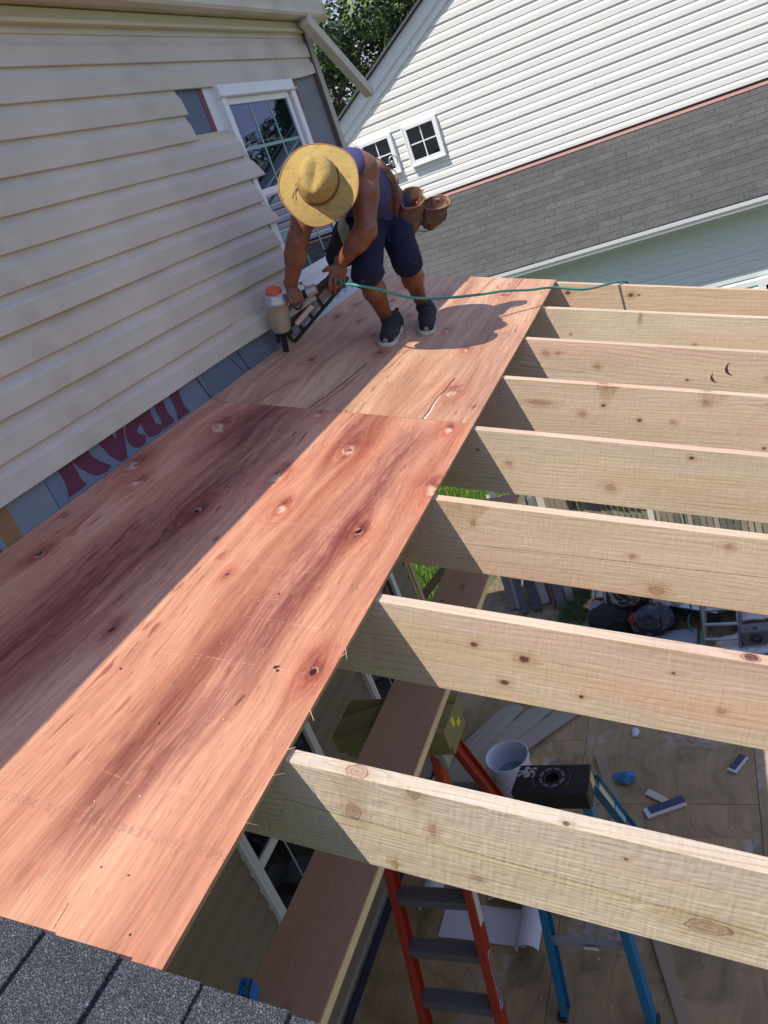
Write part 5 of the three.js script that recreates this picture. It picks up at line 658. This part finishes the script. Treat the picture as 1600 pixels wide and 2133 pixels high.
// ---------------------------------------------------------------- things on the porch floor
{
  const bk = thing('bucket', 'translucent white bucket holding bluish water behind the ladder tray', 'bucket'); bk.position.set(.365, FLOOR, -.90); bk.scale.setScalar(.94);
  const pl = new THREE.MeshPhysicalMaterial({ color: new THREE.Color().setRGB(.66, .68, .74), roughness: .45, transmission: .12, thickness: 0 }); const pr = [[0, .004], [.128, .004], [.132, .01], [.148, .33], [.156, .335], [.158, .37], [.152, .372], [.147, .36], [.142, .33], [.127, .016], [0, .014]].map((p) => new THREE.Vector2(...p));
  part('pail', new THREE.LatheGeometry(pr, 40), pl, bk); part('water', (() => { const g = new THREE.CylinderGeometry(.136, .128, .17, 36); g.translate(0, .10, 0); return g; })(), new THREE.MeshPhysicalMaterial({ color: new THREE.Color().setRGB(.16, .30, .36), roughness: .05 }), bk); part('handle', tube(Array.from({ length: 13 }, (_, i) => V(Math.cos(i / 12 * 3.1416) * .162, .33 - Math.sin(i / 12 * 3.1416) * .10, .02 + Math.sin(i / 12 * 3.1416) * .12)), .0028, 40, 6), M.steel, bk);
  const woodM = std(.30, .225, .15, .8);
  single('wood_strip', beam(V(.875, FLOOR + .012, -1.238), V(1.47, FLOOR + .012, .62), .065, .02, V(0, 1, 0), .002), woodM, 'narrow wooden strip lying beside the blue stepladder', 'wood strip');
  const off = (name, label, a, b, w, wh) => { const t = thing(name, label, 'siding offcut'); const A = VA(a), B = VA(b); part('board', beam(A, B, w, .014, V(0, 1, 0), .001), std(.55, .53, .50, .6), t); const n = B.clone().sub(A).normalize().cross(V(0, 1, 0)).multiplyScalar(wh); part('blue_face', beam(A.clone().lerp(B, .12).add(n).add(V(0, .009, 0)), B.clone().add(n).add(V(0, .009, 0)), w * .7, .004, V(0, 1, 0)), std(.022, .028, .075, .5), t); };
  off('siding_offcut', 'longer offcut with a dark blue face and white edge, near the floor seam', [1.205, FLOOR + .01, -.725], [1.435, FLOOR + .01, -.835], .075, -.008);
  off('siding_offcut', 'short offcut with a dark blue face lying alone far from the ladder', [1.715, FLOOR + .01, -1.07], [1.795, FLOOR + .01, -1.20], .06, -.006);
  single('wood_shim', beam(V(1.205, FLOOR + .012, -.905), V(1.33, FLOOR + .008, -.825), .05, .012, V(0, 1, 0), .003), std(.52, .47, .40, .7), 'small tapered pale shim behind the longer blue offcut', 'shim');
  const blob = (name, label, cat, c, r, m, am, fq) => { const g = new THREE.IcosahedronGeometry(1, 5), p = g.attributes.position; for (let i = 0; i < p.count; i++) { const v = V(p.getX(i), p.getY(i), p.getZ(i)); const k = 1 + am * (fbm(v.x * fq + c[0] * 9 + v.z * fq * .7, v.y * fq + v.z * fq + c[2] * 5, 3) - .5) * 2; p.setXYZ(i, v.x * k * r[0], v.y * k * r[1], v.z * k * r[2]); } const q = g.clone(); q.computeVertexNormals(); q.translate(...c); return single(name, toCreasedNormals(q, .6), m, label, cat); };
  blob('blue_rag', 'crumpled light blue rag on the porch floor', 'rag', [1.06, FLOOR + .028, -1.016], [.07, .035, .045], std(.05, .17, .36, .7), .55, 2.6);
  blob('paper_scrap', 'tiny white scrap near the far rafter side of the floor', 'scrap', [1.104, FLOOR + .008, -1.45], [.025, .01, .04], std(.55, .58, .66, .7), .4, 3);
  blob('paper_wad', 'small crumpled pale scrap beside the wooden strip', 'scrap', [1.055, FLOOR + .015, -.665], [.05, .018, .03], std(.50, .48, .46, .7), .5, 3);
  // curled white sheets between the ladders
  const sheet = (name, label, fn, nu, nv) => { const pos = [], uv = [], idx = []; for (let i = 0; i <= nu; i++) for (let j = 0; j <= nv; j++) { const p = fn(i / nu, j / nv); pos.push(...p); uv.push(i / nu, j / nv); } for (let i = 0; i < nu; i++) for (let j = 0; j < nv; j++) { const k = i * (nv + 1) + j; idx.push(k, k + 1, k + nv + 1, k + 1, k + nv + 2, k + nv + 1); } return single(name, meshFrom(pos, uv, idx), std(.60, .60, .62, .75, { side: THREE.DoubleSide }), label, 'paper'); };
  sheet('paper_sheet', 'flat white sheet lying between the red and the blue ladder', (u, v) => [mix(.06, .60, u), FLOOR + .006 + .004 * Math.sin(u * 5), mix(-.03, .20, v) + u * .02], 12, 4);
  sheet('paper_roll', 'white sheet end curled upright behind the blue ladder rail', (u, v) => { const a = mix(-.4, 3.4, u); return [.60 + Math.cos(a) * .09 + u * .06, FLOOR + .012 + .05 + Math.sin(a) * .055, mix(-.16, .28, v)]; }, 18, 5);
  sheet('paper_curl', 'white curl of sheet hanging just behind the red ladder', (u, v) => { const a = mix(.2, 3.6, u); return [-.02 + Math.cos(a) * .07, FLOOR + .07 + Math.sin(a) * .07, mix(-.22, .06, v)]; }, 18, 4);
  sheet('paper_fold', 'folded white sheet lying crosswise on the flat white sheet', (u, v) => [mix(.30, .62, u) + v * .02, FLOOR + .015 + .05 * Math.sin(u * 3.14), mix(-.26, -.05, v) - u * .03], 12, 4);
  // bent siding pieces piled against the wall
  const lengthM = new THREE.MeshStandardMaterial({ map: stainTex, color: new THREE.Color().setRGB(.52, .50, .46), roughness: .7 });
  for (let i = 0; i < 6; i++) { const lb = ['topmost bent grey siding length beside the treated block', 'second bent siding length in the pile by the treated block', 'third bent siding length in the pile by the treated block', 'fourth bent siding length in the pile by the treated block', 'flat siding length lying under the pile by the treated block', 'undermost siding length of the pile by the treated block'][i]; const g = sweep(dutch(.115, .014), 1.15, 22, (x) => [.0, -.16 * Math.pow(x / 1.15, 2) * (i % 2 ? .6 : 1)]); g.rotateX(-1.35); g.rotateY(1.28 - i * .06); g.translate(-.25 + i * .045, FLOOR + .09 - i * .013, -.62 - i * .03); single('siding_length', g, lengthM, lb, 'siding'); }
  single('siding_trim', beam(V(-.12, FLOOR + .13, -1.86), V(.36, FLOOR + .10, -1.84), .05, .05, V(0, 1, 0), .002), lengthM, 'pale siding trim lying crosswise beyond the bent siding pile', 'siding');
  const kn = thing('scraper', 'small scraper with a yellow handle on the floor beyond the bucket', 'scraper'); part('handle', beam(V(.0, FLOOR + .014, -1.50), V(.05, FLOOR + .014, -1.475), .03, .022, V(0, 1, 0), .006), std(.45, .30, .03, .5), kn); part('blade', beam(V(.05, FLOOR + .010, -1.475), V(.19, FLOOR + .006, -1.40), .03, .004, V(0, 1, 0)), M.black, kn);
  const ct = thing('caulk_tube', 'reddish caulk tube with a black end beside the bucket', 'caulk tube'); part('tube', cylAB(V(.10, FLOOR + .03, -.93), V(.12, FLOOR + .03, -.70), .026, .026, 18), std(.20, .05, .035, .5), ct); part('plunger', cylAB(V(.10, FLOOR + .03, -1.0), V(.10, FLOOR + .03, -.93), .03, .028, 14), M.black, ct);
  blob('dark_cloth', 'dark crumpled cloth on the floor by the red ladder foot', 'cloth', [-.03, FLOOR + .04, -.80], [.16, .06, .12], std(.035, .022, .018, .9), .5, 2.4);
  // tape measure on the plank
  const tm = thing('tape_measure', 'blue and black tape measure on the near plank end', 'tape measure'); part('case', (() => { const g = new RoundedBoxGeometry(.045, .07, .075, 3, .016); g.rotateY(.25); g.translate(.452, -1.484, 1.725); return g; })(), M.black, tm); part('side_plate', (() => { const g = new RoundedBoxGeometry(.004, .056, .058, 2, .002); g.translate(.0245, 0, 0); g.rotateY(.25); g.translate(.452, -1.484, 1.725); return g; })(), std(.01, .19, .55, .4), tm); part('top_plate', (() => { const g = new RoundedBoxGeometry(.030, .004, .055, 2, .0015); g.translate(0, .0365, 0); g.rotateY(.25); g.translate(.452, -1.484, 1.725); return g; })(), std(.01, .19, .55, .4), tm); part('dot', bx(.455, -1.445, 1.72, .008, .002, .008), M.black, tm);
}
// ---------------------------------------------------------------- yard rubbish beyond the porch
{
  const before = new Set(scene.children);
  const blobG = (c, r, am, fq, sd) => { const g = new THREE.IcosahedronGeometry(1, 14), p = g.attributes.position; for (let i = 0; i < p.count; i++) { const v = V(p.getX(i), p.getY(i), p.getZ(i)); const F2 = (q) => Math.min(1, Math.abs(fbm(v.x * q + sd, v.y * q * 1.2 + v.z * q * .8 + sd * 2, 2) - .5) * 3.2); const k = 1 - am * (F2(fq * .6) * .42 + F2(fq * 1.5 + 1) * .16); p.setXYZ(i, v.x * k * r[0], Math.max(-.55, v.y) * k * r[1], v.z * k * r[2]); } const q = g.clone(); q.computeVertexNormals(); q.translate(...c); return toCreasedNormals(q, 1.0); };
  const bagM = new THREE.MeshPhysicalMaterial({ color: new THREE.Color().setRGB(.012, .012, .014), roughness: .18, clearcoat: .6, clearcoatRoughness: .2, ior: 1.6 });
  single('rubbish_bag', blobG([.80, GROUND + .24, -4.05], [.30, .34, .30], .38, 2.2, 3), bagM, 'shiny black rubbish bag seen over the rafter with three dark knots', 'rubbish bag');
  single('rubbish_bag', blobG([1.02, GROUND + .13, -3.72], [.26, .20, .20], .42, 2.6, 8), new THREE.MeshPhysicalMaterial({ color: new THREE.Color().setRGB(.014, .017, .03), roughness: .3 }), 'low navy black rubbish bag slumped below the shiny one', 'rubbish bag');
  single('dark_jacket', blobG([.62, GROUND + .14, -3.82], [.30, .18, .20], .45, 2.8, 12), std(.010, .009, .010, .9), 'dull black jacket heaped in front of the shiny bag', 'jacket');
  single('red_cloth', blobG([.88, GROUND + .20, -3.68], [.10, .08, .08], .4, 3, 14), std(.16, .012, .012, .8), 'small dark red cloth in the black heap', 'cloth');
  const tb = thing('debris_bag', 'clear bag spilling pale wood debris beside the shiny black bag', 'rubbish bag'); part('bag', blobG([1.12, GROUND + .16, -4.0], [.20, .22, .22], .35, 2.4, 21), new THREE.MeshPhysicalMaterial({ color: new THREE.Color().setRGB(.40, .36, .32), roughness: .3 }), tb);
  const ch = []; for (let i = 0; i < 160; i++) { const g = new THREE.BoxGeometry(rr(.02, .07), rr(.008, .02), rr(.015, .04)); g.rotateX(rr(0, 3)); g.rotateY(rr(0, 6)); g.translate(1.10 + rr(-.17, .16), GROUND + .27 + rr(-.03, .09), -4.12 + rr(-.18, .16)); ch.push(g); } const cm = part('wood_chips', mg(ch), std(.60, .47, .34, .85), tb); cm.userData.kind = 'stuff';
  // open black tray with white inside
  const tr = thing('mixing_tray', 'black trough lined white with a shingle scrap inside', 'trough'); tr.position.set(1.47, GROUND + .16, -4.0); tr.rotation.set(.18, -.42, .05);
  const W = .66, D = .52, H = .17; part('shell', [bx(0, 0, 0, W, .014, D, .004), bx(0, H / 2, -D / 2, W, H, .014, .004), bx(0, H / 2 - .03, D / 2, W, H - .06, .014, .004), bx(-W / 2, H / 2, 0, .014, H, D - .016, .004), bx(W / 2, H / 2, 0, .014, H, D - .016, .004)], std(.022, .024, .032, .5), tr); part('liner', bx(0, .010, .01, W - .03, .006, D - .03, .002), std(.70, .69, .68, .7), tr); part('scrap', bx(.12, .017, .03, .20, .008, .15, .002), std(.42, .50, .58, .6), tr); part('rust_stain', bx(-.14, .0145, .10, .07, .003, .045), std(.45, .22, .09, .8), tr);
  // folded aluminium ladder
  const al = thing('aluminium_ladder', 'folded grey aluminium stepladder leaning in the rubbish', 'stepladder'); const A = V(1.50, GROUND + .05, -3.30), B = V(1.62, GROUND + .75, -4.05), off = V(.33, .02, .05), up = B.clone().sub(A).normalize(), nn = up.clone().cross(off.clone().normalize());
  const gM = std(.16, .17, .19, .4, { metalness: .5 }), tanE = std(.26, .21, .15, .6);
  for (const s of [0, 1]) part('rail', beam(A.clone().addScaledVector(off, s), B.clone().addScaledVector(off, s), .03, .085, nn, .004), s ? gM : tanE, al); for (let i = 0; i < 7; i++) { const p = A.clone().lerp(B, .08 + i * .14); part('step', beam(p.clone().addScaledVector(off, .04), p.clone().addScaledVector(off, .96), .065, .022, up, .003), M.alu, al); }
  part('yellow_label', beam(A.clone().add(V(-.018, .02, 0)), B.clone().add(V(-.018, -.2, .2)), .002, .07, nn), std(.36, .36, .02, .6), al);
  const bt = thing('blue_bottle', 'blue spray bottle head standing by the aluminium ladder top', 'bottle'); bt.position.set(1.56, GROUND + .58, -3.98); part('bottle', (() => { const g = new THREE.LatheGeometry([[0, -.12], [.05, -.12], [.055, -.02], [.05, .03], [.03, .06], [0, .065]].map((p) => new THREE.Vector2(...p)), 20); return g; })(), std(.008, .035, .20, .3), bt); part('nozzle', [bx(-.06, .0, .03, .10, .03, .03, .005), bx(-.09, -.04, .03, .02, .07, .02, .004)], std(.02, .022, .05, .4), bt);
  single('green_rope', tube([V(1.36, GROUND + .75, -4.5), V(1.38, GROUND + .45, -4.1), V(1.40, GROUND + .18, -3.80), V(1.36, GROUND + .10, -3.66), V(1.40, GROUND + .04, -3.55), V(1.34, GROUND + .03, -3.50)], .010, 40, 8), std(.03, .16, .14, .6), 'green rope hanging across the white lined trough', 'rope');
  // pale ribbed panels, plastic film, grey slab, boards, tile
  const pn = thing('ribbed_panel', 'pale ribbed panel stacked beyond the aluminium ladder', 'panel'); for (let i = 0; i < 4; i++) part('rib', bx(1.86 + i * .085, GROUND + .14 + (i % 2) * .006, -3.78, .083, .012, .42, .002), std(.50, .46, .41, .7), pn); part('stack_under', bx(1.99, GROUND + .07, -3.80, .38, .11, .44, .004), std(.12, .09, .07, .9), pn);
  single('plastic_film', blobG([1.88, GROUND + .02, -3.36], [.30, .05, .20], .5, 4, 33), new THREE.MeshPhysicalMaterial({ color: new THREE.Color().setRGB(.60, .61, .60), roughness: .2, clearcoat: .5 }), 'crumpled translucent plastic film on the ground by the ribbed panel', 'plastic sheet');
  const sw = thing('tool_case', 'grey power tool case with a red switch by the plastic film', 'tool'); sw.position.set(1.98, GROUND + .16, -3.32); part('body', bx(0, 0, 0, .26, .16, .14, .02), std(.11, .11, .12, .5), sw); part('switch', bx(-.075, .084, .02, .04, .012, .03, .003), std(.30, .03, .03, .5), sw); part('socket', bx(.0, .083, .02, .04, .010, .035, .003), M.black, sw); part('dial', (() => { const g = new THREE.TorusGeometry(.04, .014, 8, 24); g.translate(.0, .0, .075); return g; })(), M.black, sw);
  single('grey_slab', bx(1.16, GROUND + .03, -3.42, .55, .05, .42, .004), std(.22, .23, .26, .8), 'flat grey slab lying before the black heap', 'slab');
  single('orange_board', beam(V(.25, GROUND + .05, -4.28), V(.48, GROUND + .05, -4.16), .16, .03, V(0, 1, 0), .003), std(.60, .27, .07, .8), 'bright orange board by the grass tuft', 'board');
  single('tile_slab', bx(.45, GROUND + .06, -4.50, .20, .03, .30, .004), std(.38, .35, .28, .8), 'beige slab held between two narrow battens', 'slab');
  single('batten', beam(V(.33, GROUND + .07, -4.30), V(.31, GROUND + .09, -4.72), .035, .05, V(0, 1, 0), .002), std(.36, .30, .22, .8), 'narrow batten on the far side of the beige slab', 'batten');
  single('batten', beam(V(.57, GROUND + .08, -4.26), V(.60, GROUND + .11, -4.70), .04, .05, V(0, 1, 0), .002), std(.34, .27, .18, .8), 'narrow batten between the beige slab and shiny bag', 'batten');
  single('grey_box', bx(.44, GROUND + .10, -4.02, .20, .18, .16, .006), std(.15, .15, .19, .7), 'grey box between the orange board and black jacket', 'box');
  // tuft of grass by the orange board
  { const pos = [], idx = []; for (let i = 0; i < 900; i++) { const x = .12 + rr(-.17, .14), z = -4.30 + rr(-.32, .32), h = rr(.06, .17), a = rr(0, 6.3), w = .005, lx = rr(-.05, .05), lz = rr(-.05, .05), k = pos.length / 3; pos.push(x - Math.cos(a) * w, GROUND, z - Math.sin(a) * w, x + Math.cos(a) * w, GROUND, z + Math.sin(a) * w, x + lx, GROUND + h, z + lz); idx.push(k, k + 1, k + 2); } single('grass_tuft', meshFrom(pos, null, idx), std(.10, .16, .045, .8, { side: THREE.DoubleSide }), 'tuft of long grass beside the orange board', 'grass').userData.kind = 'stuff'; }
  // leaning strips in the shade
  const cols = [[.13, .11, .09], [.30, .25, .19], [.06, .06, .065], [.20, .17, .13], [.04, .04, .045], [.32, .28, .22], [.10, .09, .08], [.22, .18, .14], [.07, .07, .075], [.26, .22, .17]];
  const words = ['grey strip leaning nearest the plank edge', 'pale strip second from the plank edge', 'dark slate strip third from the plank', 'mid grey strip fourth in the leaning bundle', 'black strip fifth in the leaning bundle', 'palest strip sixth in the leaning bundle', 'dull grey strip seventh in the leaning bundle', 'grey strip eighth in the leaning bundle', 'slate strip ninth in the leaning bundle', 'last pale strip of the leaning bundle beside the dirt'];
  for (let i = 0; i < 10; i++) { const b = V(-.62 + i * .075, GROUND + .03, -4.35 + rr(-.12, .12)), e = V(-1.05 + i * .085 + rr(-.06, .06), GROUND + .95 + rr(-.1, .1), -5.5 + rr(-.1, .1)); single('leaning_strip', beam(b, e, rr(.075, .10), .022, V(0, 1, .3), .002), std(...cols[i], .8), words[i], 'wood strip'); }
  single('red_pole', cylAB(V(-.12, GROUND + .03, -4.30), V(-.35, GROUND + .85, -5.3), .016, .016, 10), std(.14, .02, .015, .5), 'dark red pole leaning over the bundle of strips', 'pole');
  single('brown_stud', beam(V(-2.57, GROUND, -2.07), V(-.52, -3.0, -3.90), .09, .04, V(0, 0, 1), .003), std(.13, .085, .035, .8), 'brown stud slanting between the wall corner and plank', 'stud');
  // weathered slat fence glimpsed between two rafters
  const fn = thing('slat_fence', 'weathered grey slat fence glimpsed between two rafters', 'fence'); const sl = [std(.22, .20, .17, .9), std(.33, .29, .24, .9), std(.14, .13, .12, .9), std(.26, .22, .17, .9)];
  for (let i = 0; i < 44; i++) { const x = -.75 + i * .072, z = -6.05 + i * .018; part('slat', bx(x, GROUND + .58 + rr(-.02, .02), z + rr(-.02, .02), rr(.05, .066), 1.16, .02), sl[(rnd() * 4) | 0], fn); } part('rail', [beam(V(-.8, GROUND + .22, -6.09), V(2.4, GROUND + .22, -5.29), .03, .07), beam(V(-.8, GROUND + .80, -6.09), V(2.4, GROUND + .80, -5.29), .03, .07)], sl[2], fn);
  for (const [a, b, c, l] of [[[-.1, GROUND + .75, -5.80], [.95, GROUND + .78, -5.54], [.50, .50, .47], 'white trim length lying along the fence top'], [[-.1, GROUND + .70, -5.78], [.90, GROUND + .66, -5.52], [.30, .33, .33], 'grey trim length below the white one on the fence']]) single('trim_length', beam(VA(a), VA(b), .05, .05, V(0, 1, 0), .003), std(...c, .6), l, 'trim');
  single('white_post', bx(.98, GROUND + .52, -5.56, .07, 1.05, .05, .004), std(.62, .58, .52, .7), 'short white post standing against the slat fence', 'post');
  for (let i = 0; i < 3; i++) single('metal_strip', beam(V(1.75 + i * .09, GROUND + .55, -5.30), V(1.95 + i * .09, GROUND + .77, -5.22), .035, .012, V(0, 1, 0), .002), M.alu, ['bright metal strip nearest the white post on the fence', 'middle one of three bright metal strips on the fence', 'bright metal strip at the far fence end'][i], 'metal strip');
  for (const o of scene.children) if (!before.has(o)) { o.position.x -= .09; o.position.z -= .44; }
}

renderer.render(scene, camera);
